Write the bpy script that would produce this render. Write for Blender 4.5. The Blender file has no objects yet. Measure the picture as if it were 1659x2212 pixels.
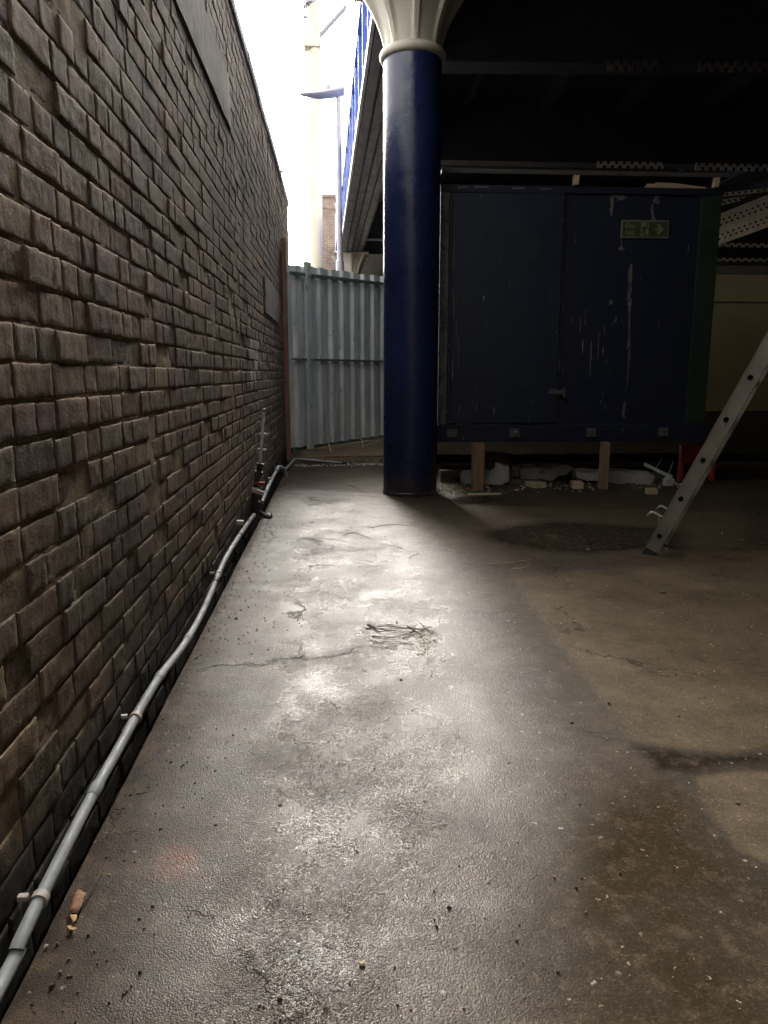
import bpy, bmesh, math, random
import numpy as np
from mathutils import Vector, Matrix, noise
rnd = random.Random(7)
D2 = bpy.context.scene
R = math.radians

# ------------------------------------------------------------------ camera
F0, CAMH, PIT, YAW = 1597.0, 1.17, R(10.6), R(3.66)
cam = bpy.data.objects.new('camera', bpy.data.cameras.new('camera'))
D2.collection.objects.link(cam)
cam.location = (0, 0, CAMH)
cam.rotation_euler = (math.pi/2 - PIT, 0, -YAW)
cam.data.sensor_fit = 'HORIZONTAL'
cam.data.sensor_width = 36
cam.data.lens = 36*F0/1659
cam.data.clip_start = 0.05
cam.data.clip_end = 500
D2.camera = cam

# ------------------------------------------------------------------ world, sun, exposure
SUN_EL, SUN_AZ = R(31), R(-5)          # azimuth measured from +Y towards +X
w = bpy.data.worlds.new('World'); D2.world = w; w.use_nodes = True
nt = w.node_tree
bg = nt.nodes['Background']
sky = nt.nodes.new('ShaderNodeTexSky'); sky.sky_type = 'NISHITA'; sky.sun_disc = False
sky.sun_elevation = SUN_EL; sky.sun_rotation = SUN_AZ
sky.dust_density = 4.0; sky.air_density = 1.0; sky.ozone_density = 1.0
hs = nt.nodes.new('ShaderNodeHueSaturation'); hs.inputs['Saturation'].default_value = 0.10
wm = nt.nodes.new('ShaderNodeMix'); wm.data_type = 'RGBA'; wm.blend_type = 'MULTIPLY'; wm.inputs[0].default_value = 1.0
wm.inputs[7].default_value = (1.0, .95, .87, 1)        # white balance of the overcast sky
nt.links.new(sky.outputs[0], hs.inputs['Color']); nt.links.new(hs.outputs[0], wm.inputs[6]); nt.links.new(wm.outputs[2], bg.inputs[0])
bg.inputs[1].default_value = 0.15
sun = bpy.data.objects.new('sun', bpy.data.lights.new('sun', 'SUN'))
D2.collection.objects.link(sun)
sun.data.energy = .72; sun.data.angle = R(26); sun.data.color = (1, .95, .88)
sd = Vector((math.sin(SUN_AZ)*math.cos(SUN_EL), math.cos(SUN_AZ)*math.cos(SUN_EL), math.sin(SUN_EL)))
sun.rotation_euler = sd.to_track_quat('Z', 'Y').to_euler()
D2.view_settings.view_transform = 'Standard'
D2.view_settings.look = 'None'
D2.view_settings.exposure = 3.15
D2.view_settings.gamma = 1.0

# ------------------------------------------------------------------ measuring helpers (photo reading -> place in metres)
def ray(u, v):
    cx = (u-829.5)/F0; cy = -(v-1106)/F0
    f = cy*math.sin(PIT)+math.cos(PIT); z = cy*math.cos(PIT)-math.sin(PIT)
    return Vector((f*math.sin(YAW)+cx*math.cos(YAW), f*math.cos(YAW)-cx*math.sin(YAW), z))
def G(u, v, z=0.0):
    r = ray(u, v); return r*((z-CAMH)/r.z)+Vector((0, 0, CAMH))
def P(u, v, Y):
    r = ray(u, v); return r*(Y/r.y)+Vector((0, 0, CAMH))
def Wl(u, v, X):
    r = ray(u, v); return r*(X/r.x)+Vector((0, 0, CAMH))

# ------------------------------------------------------------------ materials
class M:
    """small node helper"""
    def __init__(s, name, rough=.6, metal=0., spec=.5):
        s.m = bpy.data.materials.new(name); s.m.use_nodes = True
        s.t = s.m.node_tree; s.b = s.t.nodes['Principled BSDF']
        s.b.inputs['Roughness'].default_value = rough
        s.b.inputs['Metallic'].default_value = metal
        s.b.inputs['Specular IOR Level'].default_value = spec
        s.co = None
    def n(s, ty, **kw):
        k = s.t.nodes.new(ty)
        for a, b in kw.items():
            if a.startswith('i_'): k.inputs[a[2:].replace('_', ' ')].default_value = b
            else: setattr(k, a, b)
        return k
    def l(s, a, b): s.t.links.new(a, b)
    def coord(s, scale=(1, 1, 1), kind='Object'):
        tc = s.n('ShaderNodeTexCoord'); mp = s.n('ShaderNodeMapping')
        mp.inputs['Scale'].default_value = scale
        if kind == 'World':
            g = s.n('ShaderNodeNewGeometry'); s.l(g.outputs['Position'], mp.inputs[0])
        else: s.l(tc.outputs[kind], mp.inputs[0])
        return mp.outputs[0]
    def noise(s, scale, detail=4, rough=.55, sc=(1, 1, 1), kind='World', dist=0):
        k = s.n('ShaderNodeTexNoise'); k.inputs['Scale'].default_value = scale
        k.inputs['Detail'].default_value = detail; k.inputs['Roughness'].default_value = rough
        k.inputs['Distortion'].default_value = dist
        s.l(s.coord(sc, kind), k.inputs['Vector']); return k.outputs['Fac']
    def ramp(s, fac, stops, interp='LINEAR'):
        k = s.n('ShaderNodeValToRGB'); k.color_ramp.interpolation = interp
        e = k.color_ramp.elements
        while len(e) < len(stops): e.new(.5)
        for el, (p, c) in zip(e, stops):
            el.position = p; el.color = (c, c, c, 1) if isinstance(c, (int, float)) else (*c, 1)
        s.l(fac, k.inputs[0]); return k.outputs[0]
    def mix(s, fac, a, b, mode='MIX'):
        k = s.n('ShaderNodeMix', data_type='RGBA', blend_type=mode)
        for i, x in ((0, fac), (6, a), (7, b)):
            if isinstance(x, (int, float)): k.inputs[i].default_value = x if i == 0 else (x, x, x, 1)
            elif isinstance(x, tuple): k.inputs[i].default_value = (*x, 1)
            else: s.l(x, k.inputs[i])
        return k.outputs[2]
    def math(s, op, a, b=0., clamp=False):
        k = s.n('ShaderNodeMath', operation=op, use_clamp=clamp)
        for i, x in ((0, a), (1, b)):
            if isinstance(x, (int, float)): k.inputs[i].default_value = x
            else: s.l(x, k.inputs[i])
        return k.outputs[0]
    def attr(s, name):
        return s.n('ShaderNodeAttribute', attribute_name=name).outputs['Fac']
    def rand(s):
        return s.n('ShaderNodeNewGeometry').outputs['Random Per Island']
    def bump(s, h, strength=.3, dist=.01, prev=None):
        k = s.n('ShaderNodeBump'); k.inputs['Strength'].default_value = strength
        k.inputs['Distance'].default_value = dist; s.l(h, k.inputs['Height'])
        if prev: s.l(prev, k.inputs['Normal'])
        s.l(k.outputs[0], s.b.inputs['Normal']); return k.outputs[0]
    def col(s, c):
        if isinstance(c, tuple): s.b.inputs['Base Color'].default_value = (*c, 1)
        else: s.l(c, s.b.inputs['Base Color'])
    def rough(s, r): s.l(r, s.b.inputs['Roughness'])

def worn(name, c1, c2, rough=.5, metal=0., scale=6, sc=(1, 1, 1), bstr=.15, chip=None, chipc=(.5, .48, .44), bscale=60, spec=.5, chipsc=(1, 1, 1), chips=30):
    """paint or stone with blotches, fine bump and optional chips of another colour"""
    m = M(name, rough, metal, spec)
    c = m.mix(m.ramp(m.noise(scale, 6, .65, sc), [(.35, 0.), (.68, 1.)]), c1, c2)
    if chip is not None:
        k = m.ramp(m.noise(chips, 5, .6, chipsc), [(chip, 0.), (chip+.015, 1.)])
        c = m.mix(k, c, chipc)
    m.col(c)
    r = m.ramp(m.noise(scale*3, 4, .6, sc), [(.3, max(.03, rough-.14)), (.7, min(1., rough+.14))])
    m.rough(r)
    m.bump(m.noise(bscale, 5, .6), bstr, .006)
    return m.m

# brick
m = M('brick', .85, 0, .3)
rr = m.rand()
bc = m.ramp(rr, [(0, (.085, .058, .038)), (.14, (.18, .115, .068)), (.28, (.27, .178, .105)), (.42, (.13, .105, .08)), (.55, (.24, .148, .09)),
                 (.66, (.165, .10, .085)), (.77, (.31, .225, .13)), (.88, (.13, .12, .09)), (1, (.22, .155, .10))])
st = m.noise(11, 7, .75, (3, 3, .3))
bc = m.mix(m.ramp(st, [(.42, .0), (.62, .7)]), bc, (.045, .038, .032))
bc = m.mix(m.ramp(m.noise(50, 5, .8, (1, 1, .35)), [(.5, 0.), (.64, .5)]), bc, (.34, .29, .22))
bc = m.mix(m.ramp(m.noise(34, 6, .8), [(.5, 0.), (.66, .65)]), bc, (.33, .27, .19))
bc = m.mix(m.ramp(m.noise(1.1, 5, .7), [(.45, 0.), (.62, .55)]), bc, (.06, .052, .046))
bc = m.mix(m.ramp(m.noise(20, 4, .7, (1, 3, .8)), [(.55, 0.), (.68, .5)]), bc, (.24, .155, .09))
bc = m.mix(m.ramp(m.noise(70, 3, .6), [(.66, 0.), (.7, .8)]), bc, (.035, .03, .028))
bc = m.mix(m.attr('soot'), bc, (.022, .022, .024))
bc = m.mix(m.attr('pale'), bc, (.42, .41, .39))
bc = m.mix(1.0, bc, (1.22, 1.2, 1.17), 'MULTIPLY')
m.col(bc)
b1 = m.bump(m.noise(45, 6, .7), .38, .009)
m.bump(m.noise(160, 4, .6), .45, .004, b1)
BRICK = m.m
m = M('mortar', .95, 0, .2)
mc = m.mix(m.ramp(m.noise(7, 5, .7), [(.4, 0.), (.65, 1.)]), (.16, .125, .08), (.44, .35, .22))
mc = m.mix(m.attr('soot'), mc, (.02, .02, .02))
m.col(mc); m.bump(m.noise(120, 5, .7), .7, .006)
MORTAR = m.m
RENDER = worn('cement_render', (.085, .072, .058), (.15, .13, .105), .9, 0, 5, (1.5, 1.5, .5), .6, .62, (.05, .045, .04), bscale=25, chips=9)
COPING = worn('coping_stone', (.36, .36, .37), (.5, .5, .52), .9, 0, 4, (1, 1, 1), .5)
PIPEM = worn('pipe_paint', (.24, .265, .275), (.38, .405, .415), .6, 0, 12, (1, 1, 1), .1, .68, (.16, .15, .14))
IRONM = worn('dark_fittings', (.03, .028, .027), (.10, .09, .085), .5, .3, 20, (1, 1, 1), .4)
CLIPM = worn('clip_white', (.42, .38, .33), (.6, .56, .5), .6, 0, 40, (1, 1, 1), .3)
REDM = worn('red_paint', (.45, .02, .03), (.3, .02, .02), .45, 0, 15)
GALV = worn('galvanised_sheet', (.42, .48, .475), (.74, .80, .79), .5, .1, 3.2, (2.5, 2.5, .45), .08, .66, (.30, .31, .27), chips=6, chipsc=(2, 2, .6), bscale=9)
GALVD = worn('galvanised_dark', (.12, .14, .14), (.2, .23, .22), .55, .25, 6)
RUSTW = worn('weathered_orange_timber', (.20, .10, .06), (.30, .16, .10), .85, 0, 8, (3, 3, .3), .4)
m = M('blue_gloss_paint', .3, 0, .5)
c = m.mix(m.ramp(m.noise(1.3, 5, .6), [(.35, 0.), (.7, 1.)]), (.008, .014, .056), (.011, .021, .08))
c = m.mix(m.ramp(m.noise(14, 6, .75, (1, 1, .45)), [(.715, 0.), (.73, 1.)]), c, (.25, .26, .28))
g = m.n('ShaderNodeNewGeometry'); sx = m.n('ShaderNodeSeparateXYZ'); m.l(g.outputs['Position'], sx.inputs[0])
low = m.ramp(m.math('ADD', m.math('MULTIPLY', sx.outputs[2], 1.0), m.math('MULTIPLY', m.noise(9, 6, .7), .55)), [(.30, 1.), (.52, 0.)])
c = m.mix(m.math('MULTIPLY', low, .75), c, (.05, .035, .025))
m.col(c); m.rough(m.ramp(m.noise(5, 4, .6), [(.3, .2), (.7, .38)]))
b1 = m.bump(m.noise(4.0, 4, .6), .35, .02); m.bump(m.noise(28, 5, .7), .25, .006, b1)
BLUEC = m.m
CAPM = worn('capital_cream', (.33, .31, .27), (.43, .41, .35), .5, 0, 5, (1, 1, .4), .25, .70, (.2, .2, .19), bscale=20)
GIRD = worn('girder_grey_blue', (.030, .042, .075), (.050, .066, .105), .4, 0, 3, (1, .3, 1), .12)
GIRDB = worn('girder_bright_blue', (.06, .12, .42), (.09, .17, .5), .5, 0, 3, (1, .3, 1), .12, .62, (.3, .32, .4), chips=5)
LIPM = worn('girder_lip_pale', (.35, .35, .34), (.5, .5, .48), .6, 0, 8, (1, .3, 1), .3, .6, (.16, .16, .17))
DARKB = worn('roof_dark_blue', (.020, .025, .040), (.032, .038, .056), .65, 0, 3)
PALEF = worn('flange_pale', (.62, .60, .60), (.78, .76, .75), .7, 0, 6, (1, 1, 1), .3, .63, (.05, .05, .06))
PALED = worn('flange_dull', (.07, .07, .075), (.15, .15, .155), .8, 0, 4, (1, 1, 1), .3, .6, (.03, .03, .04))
BOLTM = worn('bolt_black', (.008, .008, .01), (.02, .02, .022), .6)
CONT = None
m = M('container_paint', .55, 0, .4)
c = m.mix(m.ramp(m.noise(1.6, 6, .65), [(.35, 0.), (.7, 1.)]), (.008, .012, .025), (.007, .012, .032))
dr = m.noise(16, 4, .6, (2.2, 1, .16)); dm = m.ramp(m.noise(1.1, 3, .5), [(.4, .0), (.65, .05)])
c = m.mix(m.ramp(m.math('ADD', dr, dm), [(.735, 0.), (.75, .8)]), c, (.34, .34, .33))
c = m.mix(m.ramp(m.noise(70, 3, .5), [(.73, 0.), (.75, .7)]), c, (.36, .36, .34))
m.col(c); m.bump(m.noise(12, 5, .6), .2, .01)
CONT = m.m
CONTD = worn('door_paint', (.007, .013, .027), (.006, .013, .034), .5, 0, 2.5, (1, 1, 1), .15, .70, (.3, .3, .29), chipsc=(2.2, 1, .25), chips=22)
GREENP = worn('green_paint', (.008, .019, .011), (.012, .026, .014), .6, 0, 3)
FLAKE = worn('bare_primer', (.07, .075, .075), (.16, .16, .145), .8, 0, 14, (1, 1, .5), .4, .6, (.03, .035, .05))
DRIPM = worn('paint_drip', (.22, .22, .21), (.36, .36, .34), .6)
TIMB = worn('timber', (.17, .105, .06), (.26, .17, .10), .85, 0, 7, (4, 4, .4), .4)
TIMBP = worn('timber_pale', (.36, .29, .18), (.48, .40, .26), .85, 0, 10, (1, 4, 4), .3)
PLASTER = worn('white_plaster', (.26, .27, .265), (.42, .43, .41), .9, 0, 5, (1, 1, 1), .7, .68, (.2, .18, .16), bscale=35)
DULL = worn('dull_board', (.05, .045, .04), (.09, .08, .07), .9, 0, 6)
ALU = worn('ladder_aluminium', (.22, .215, .185), (.30, .29, .255), .42, .45, 7, (1, 1, 1), .08, .68, (.2, .18, .15))
ALUD = worn('ladder_edge', (.10, .10, .095), (.16, .16, .15), .5, .4, 8)
RUBBER = worn('rubber', (.015, .015, .015), (.035, .035, .03), .8)
YELW = worn('yellow_render', (.32, .26, .13), (.40, .33, .18), .85, 0, 1.2)
SGREEN = worn('sign_green', (.035, .045, .022), (.045, .055, .028), .5)
SPALE = worn('sign_pale', (.13, .15, .10), (.17, .19, .13), .5)
MASTM = worn('concrete_cream', (.58, .52, .42), (.66, .6, .5), .9, 0, 2)
LAMPM = worn('lamp_grey', (.25, .25, .3), (.32, .32, .38), .5, .3)
BLOCKB = worn('blocker_brick', (.05, .042, .036), (.09, .075, .06), .95, 0, 9, (1, 1, 3), .5)
OLDBR = worn('far_brick', (.22, .14, .10), (.32, .22, .16), .9, 0, 12, (1, 1, 3), .4)
WIREM = worn('wire_pale', (.7, .7, .72), (.8, .8, .82), .6)
LEAFB = worn('dry_leaf', (.20, .09, .045), (.36, .20, .11), .8, 0, 60, (1, 1, 1), .5)
LEAFY = worn('dry_leaf_ochre', (.40, .26, .10), (.5, .33, .14), .8, 0, 25, (1, 1, 1), .5)
TWIGM = worn('twig_bark', (.05, .038, .028), (.13, .10, .07), .9, 0, 40)
STRAWM = worn('straw', (.40, .33, .20), (.55, .46, .3), .8, 0, 40)
WEEDM = worn('weed_leaf', (.06, .10, .04), (.14, .18, .08), .7, 0, 30)
STONEM = M('stone_chips', .75); STONEM.col(STONEM.ramp(STONEM.rand(), [(0, (.06, .05, .04)), (.35, (.16, .13, .1)), (.6, (.34, .3, .25)), (.75, (.5, .48, .43)), (.88, (.3, .14, .08)), (1, (.1, .085, .07))])); STONEM = STONEM.m
TRENCHM = worn('near_black', (.008, .007, .006), (.02, .018, .015), 1., 0, 20, (1, 1, 1), .6)  # near-black, for the trench and the board behind the fence gap

# floor
m = M('wet_concrete', .4, 0, .5)
dry, film, puddle_and_shade, rgh = m.attr('dry'), m.attr('film'), m.attr('puddle_and_shade'), m.attr('rough')
n1 = m.noise(1.1, 7, .62); n2 = m.noise(5, 6, .65); n3 = m.noise(42, 4, .6)
base = m.mix(m.ramp(n1, [(.35, 0.), (.68, 1.)]), (.034, .026, .018), (.070, .053, .036))
base = m.mix(m.ramp(n2, [(.38, 0.), (.66, .6)]), base, (.028, .021, .015))
base = m.mix(m.ramp(m.noise(2.4, 5, .7), [(.56, 0.), (.7, .5)]), base, (.09, .062, .045))
dryc = m.mix(m.ramp(n2, [(.35, 0.), (.7, 1.)]), (.070, .052, .032), (.118, .090, .058))
dryc = m.mix(m.ramp(m.noise(26, 5, .75), [(.5, 0.), (.68, .6)]), dryc, (.125, .10, .07))
dryc = m.mix(m.ramp(m.noise(1.7, 6, .7), [(.48, 0.), (.66, .7)]), dryc, (.045, .030, .017))
jit = m.math('ADD', m.math('MULTIPLY', m.math('SUBTRACT', m.noise(7, 7, .75), .5), .75), m.math('MULTIPLY', m.math('SUBTRACT', m.noise(60, 4, .7), .5), .45))
dmask = m.ramp(m.math('ADD', dry, jit), [(.40, 0.), (.66, 1.)])
base = m.mix(dmask, base, dryc)
fmask = m.ramp(m.math('ADD', film, jit), [(.2, 0.), (.8, 1.)])
base = m.mix(fmask, base, (.036, .027, .0175))
pmask = m.ramp(m.math('ADD', puddle_and_shade, jit), [(.25, 0.), (.75, 1.)])
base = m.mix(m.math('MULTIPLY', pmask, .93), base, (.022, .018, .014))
base = m.mix(m.attr('rear'), base, m.mix(m.ramp(n2, [(.35, 0.), (.7, 1.)]), (.11, .08, .052), (.19, .145, .10)))
base = m.mix(m.ramp(m.noise(19, 6, .75), [(.5, 0.), (.7, .6)]), base, (.11, .082, .055))
base = m.mix(m.ramp(m.noise(3.6, 5, .7), [(.60, 0.), (.70, .6)]), base, (.095, .062, .04))
vc = m.n('ShaderNodeTexVoronoi', feature='DISTANCE_TO_EDGE'); vc.inputs['Scale'].default_value = .55
wv = m.n('ShaderNodeVectorMath', operation='ADD'); wn = m.n('ShaderNodeTexNoise'); wn.inputs['Scale'].default_value = 3.5; wn.inputs['Detail'].default_value = 6; wn.inputs['Roughness'].default_value = .7; m.l(m.coord((1, 1, 1), 'World'), wn.inputs['Vector'])
ws = m.n('ShaderNodeVectorMath', operation='SCALE'); ws.inputs['Scale'].default_value = .5; m.l(wn.outputs['Color'], ws.inputs[0]); m.l(m.coord((1, 1, 1), 'World'), wv.inputs[0]); m.l(ws.outputs[0], wv.inputs[1]); m.l(wv.outputs[0], vc.inputs['Vector'])
crk = m.math('MULTIPLY', m.ramp(vc.outputs['Distance'], [(.0015, 1.), (.006, 0.)]), m.ramp(m.noise(1.3, 3, .5), [(.46, 0.), (.54, 1.)]))
base = m.mix(m.math('MULTIPLY', crk, .85), base, (.012, .009, .006))
sxp = m.n('ShaderNodeSeparateXYZ'); gpos = m.n('ShaderNodeNewGeometry'); m.l(gpos.outputs['Position'], sxp.inputs[0])
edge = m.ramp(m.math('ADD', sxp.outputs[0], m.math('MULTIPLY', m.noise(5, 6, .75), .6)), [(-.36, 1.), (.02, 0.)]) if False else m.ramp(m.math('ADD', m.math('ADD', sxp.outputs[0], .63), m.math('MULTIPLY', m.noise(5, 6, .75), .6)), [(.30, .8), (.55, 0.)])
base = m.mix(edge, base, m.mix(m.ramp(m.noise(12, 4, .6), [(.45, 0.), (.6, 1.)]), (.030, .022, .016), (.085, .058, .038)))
# aggregate flecks
vo = m.n('ShaderNodeTexVoronoi'); vo.inputs['Scale'].default_value = 34; dn = m.n('ShaderNodeTexNoise'); dn.inputs['Scale'].default_value = 90; m.l(m.coord((1, 1, 1), 'World'), dn.inputs['Vector']); dsc = m.n('ShaderNodeVectorMath', operation='SCALE'); dsc.inputs['Scale'].default_value = .022; m.l(dn.outputs['Color'], dsc.inputs[0]); dad = m.n('ShaderNodeVectorMath', operation='ADD'); m.l(m.coord((1, 1, 1), 'World'), dad.inputs[0]); m.l(dsc.outputs[0], dad.inputs[1]); m.l(dad.outputs[0], vo.inputs['Vector'])
fl = m.ramp(vo.outputs['Distance'], [(.09, 1.), (.20, 0.)])
vs = m.n('ShaderNodeSeparateColor'); m.l(vo.outputs['Color'], vs.inputs[0])
sel = m.ramp(vs.outputs[0], [(.80, 0.), (.82, 1.)])
flm = m.math('MULTIPLY', fl, sel)
base = m.mix(m.math('MULTIPLY', flm, .75), base, m.mix(vs.outputs[1], (.22, .17, .11), (.36, .32, .26)))
sel2 = m.ramp(vs.outputs[2], [(.86, 0.), (.88, 1.)])
base = m.mix(m.math('MULTIPLY', m.math('MULTIPLY', fl, sel2), .7), base, (.02, .016, .013))
m.col(base)
ro = m.ramp(n2, [(.3, .14), (.7, .28)])
ro = m.mix(m.ramp(n1, [(.42, 0.), (.64, .4)]), ro, .5)
ro = m.mix(dmask, ro, .72)
ro = m.mix(pmask, ro, .5)
ro = m.mix(fmask, ro, .45)
gl = m.attr('gloss')
wet = m.ramp(m.math('ADD', gl, m.math('MULTIPLY', jit, .6)), [(.25, 0.), (.85, 1.)])
ro = m.mix(wet, m.math('MAXIMUM', ro, .6), ro)
m.rough(ro)
sp = m.math('SUBTRACT', m.math('ADD', m.math('MULTIPLY', wet, .38), .12), m.math('MULTIPLY', m.math('MAXIMUM', pmask, fmask), .12), True)
m.l(sp, m.b.inputs['Specular IOR Level'])
# coarse pitted surface where the gloss lies, calmer elsewhere
vg = m.n('ShaderNodeTexVoronoi', feature='F1'); vg.inputs['Scale'].default_value = 240; m.l(m.coord((1, 1, 1), 'World'), vg.inputs['Vector'])
gs = m.n('ShaderNodeSeparateColor'); m.l(vg.outputs['Color'], gs.inputs[0])
grain = m.ramp(gs.outputs[0], [(0, .3), (.5, .8), (.8, 1.3), (.93, 2.4), (1, 4.2)])
v2 = m.n('ShaderNodeTexVoronoi', feature='F1'); v2.inputs['Scale'].default_value = 130; m.l(m.coord((1, 1, 1), 'World'), v2.inputs['Vector'])
g2 = m.n('ShaderNodeSeparateColor'); m.l(v2.outputs['Color'], g2.inputs[0])
dome = m.math('MULTIPLY', m.math('SUBTRACT', .75, v2.outputs['Distance']), m.ramp(g2.outputs[0], [(.45, 0.), (.9, 1.)]))
vg3 = m.math('MULTIPLY', vg.outputs['Distance'], -.9)
cs = m.math('ADD', m.math('ADD', vg3, m.math('MULTIPLY', dome, .45)), m.math('MULTIPLY', m.noise(190, 3, .65), .9))
amp = m.math('MULTIPLY', cs, m.math('ADD', m.math('MULTIPLY', m.math('MULTIPLY', rgh, .75), m.ramp(m.noise(3.2, 4, .6), [(.3, .35), (.65, 1.)])), .2))
amp = m.math('MULTIPLY', amp, m.math('SUBTRACT', 1.0, m.math('MULTIPLY', fmask, .8)))
amp = m.math('SUBTRACT', amp, m.math('MULTIPLY', crk, 1.5))
b0 = m.bump(m.noise(1.6, 2, .4), .30, .05)
b1 = m.bump(m.noise(9, 2, .5), .12, .02, b0)
m.bump(amp, .76, .0034, b1)
base = m.mix(m.math('ADD', m.math('MULTIPLY', wet, .45), m.math('MULTIPLY', m.math('SUBTRACT', 1.0, pmask), .22)), base, m.mix(1.0, base, grain, 'MULTIPLY'))
base = m.mix(m.math('MULTIPLY', m.attr('blot'), m.ramp(m.noise(40, 4, .7), [(.4, .2), (.6, .9)])), base, (.26, .09, .04))
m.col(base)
FLOORM = m.m

# ------------------------------------------------------------------ mesh helpers
def link(o, parent=None):
    D2.collection.objects.link(o)
    if parent is not None: o.parent = parent
    return o
class B:
    """collects shapes, builds ONE mesh object"""
    def __init__(s): s.v = []; s.f = []; s.cut = []
    def add(s, vs, fs):
        k = len(s.v); s.cut.append((k, len(s.f))); s.v += [tuple(x) for x in vs]; s.f += [tuple(i+k for i in f) for f in fs]
    def box(s, c, d, rot=None, bev=0.0, jit=0.0):
        bm = bmesh.new(); bmesh.ops.create_cube(bm, size=1)
        bmesh.ops.scale(bm, vec=d, verts=bm.verts)
        if bev: bmesh.ops.bevel(bm, geom=list(bm.edges), offset=bev, segments=2, affect='EDGES', profile=.6)
        if jit:
            for q in bm.verts: q.co += Vector((rnd.uniform(-jit, jit), rnd.uniform(-jit, jit), rnd.uniform(-jit, jit)))
        mt = Matrix.Translation(c)
        if rot is not None: mt = mt @ (rot if isinstance(rot, Matrix) else Matrix.Rotation(rot, 4, 'Z'))
        bmesh.ops.transform(bm, matrix=mt, verts=bm.verts)
        bm.verts.ensure_lookup_table()
        s.add([q.co for q in bm.verts], [[q.index for q in f.verts] for f in bm.faces]); bm.free(); return s
    def bx(s, x0, x1, y0, y1, z0, z1, bev=0.0):
        return s.box(((x0+x1)/2, (y0+y1)/2, (z0+z1)/2), (abs(x1-x0), abs(y1-y0), abs(z1-z0)), None, bev)
    def tube(s, pts, r, n=12, cap=True):
        pts = [Vector(p) for p in pts]; rs = r if isinstance(r, (list, tuple)) else [r]*len(pts)
        rings = []; up = None
        for i, p in enumerate(pts):
            t = (pts[min(i+1, len(pts)-1)]-pts[max(i-1, 0)]).normalized()
            if up is None:
                up = Vector((0, 0, 1)) if abs(t.z) < .9 else Vector((1, 0, 0))
            a = (up-t*up.dot(t)).normalized(); b = t.cross(a); up = a
            rings.append([p+(a*math.cos(2*math.pi*k/n)+b*math.sin(2*math.pi*k/n))*rs[i] for k in range(n)])
        vs = [q for rg in rings for q in rg]; fs = []
        for i in range(len(pts)-1):
            for k in range(n):
                fs.append((i*n+k, i*n+(k+1) % n, (i+1)*n+(k+1) % n, (i+1)*n+k))
        if cap: fs.append(tuple(range(n))[::-1]); fs.append(tuple((len(pts)-1)*n+k for k in range(n)))
        s.add(vs, fs); return s
    def prism(s, poly, mtx, h):
        """poly in local xy, extruded local z 0..h"""
        n = len(poly); vs = [mtx @ Vector((x, y, 0)) for x, y in poly]+[mtx @ Vector((x, y, h)) for x, y in poly]
        fs = [tuple(range(n))[::-1], tuple(range(n, 2*n))]+[(i, (i+1) % n, n+(i+1) % n, n+i) for i in range(n)]
        s.add(vs, fs); return s
    def build_each(s, name, mat, parent=None, smooth=False, cuts=None):
        """one object per shape that was added"""
        out = []
        for a, b_, fa_, fb_ in s.pieces():
            q = B(); q.add(s.v[a:b_], [tuple(i-a for i in f) for f in s.f[fa_:fb_]]); out.append(q.build(name, mat, parent, smooth))
        return out
    def pieces(s):
        c = s.cut+[(len(s.v), len(s.f))]
        return [(c[i][0], c[i+1][0], c[i][1], c[i+1][1]) for i in range(len(c)-1)]
    def build(s, name, mat, parent=None, smooth=False, loc=None):
        me = bpy.data.meshes.new(name); me.from_pydata(s.v, [], s.f); me.update()
        bm = bmesh.new(); bm.from_mesh(me); bmesh.ops.recalc_face_normals(bm, faces=bm.faces); bm.to_mesh(me); bm.free()
        me.materials.append(mat)
        o = bpy.data.objects.new(name, me)
        if smooth:
            me.shade_smooth()
            try: me.set_sharp_from_angle(angle=R(40))
            except Exception: pass
        if loc is not None:
            loc = Vector(loc); me.transform(Matrix.Translation(-loc)); o.location = loc
        link(o)
        if parent is not None:
            o.parent = parent; o.matrix_parent_inverse = parent_world(parent).inverted()
        return o
def parent_world(p):
    mt = Matrix.Translation(p.location) @ p.rotation_euler.to_matrix().to_4x4()
    if p.parent is not None: mt = parent_world(p.parent) @ p.matrix_parent_inverse @ mt
    return mt
def tag(o, label, cat, group=None):
    o['label'] = label; o['category'] = cat
    if group: o['group'] = group
    return o
def thing(name, label, cat, loc=(0, 0, 0), group=None):
    o = bpy.data.objects.new(name, None); o.location = loc; o.empty_display_size = .1; link(o)
    return tag(o, label, cat, group)
def smoothn(x, y, s=1.0, z=0.0): return noise.noise(Vector((x*s, y*s, z)))
def bez(a, b, c, n=8):
    a, b, c = Vector(a), Vector(b), Vector(c)
    return [a*(1-t)**2+b*2*t*(1-t)+c*t*t for t in [i/n for i in range(n+1)]]
def catmull(pts, n=6):
    pts = [Vector(p) for p in pts]; out = []
    for i in range(len(pts)-1):
        p0, p1, p2, p3 = pts[max(i-1, 0)], pts[i], pts[i+1], pts[min(i+2, len(pts)-1)]
        for k in range(n):
            t = k/n; out.append(.5*((2*p1)+(-p0+p2)*t+(2*p0-5*p1+4*p2-p3)*t*t+(-p0+3*p1-3*p2+p3)*t**3))
    return out+[pts[-1]]

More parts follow.
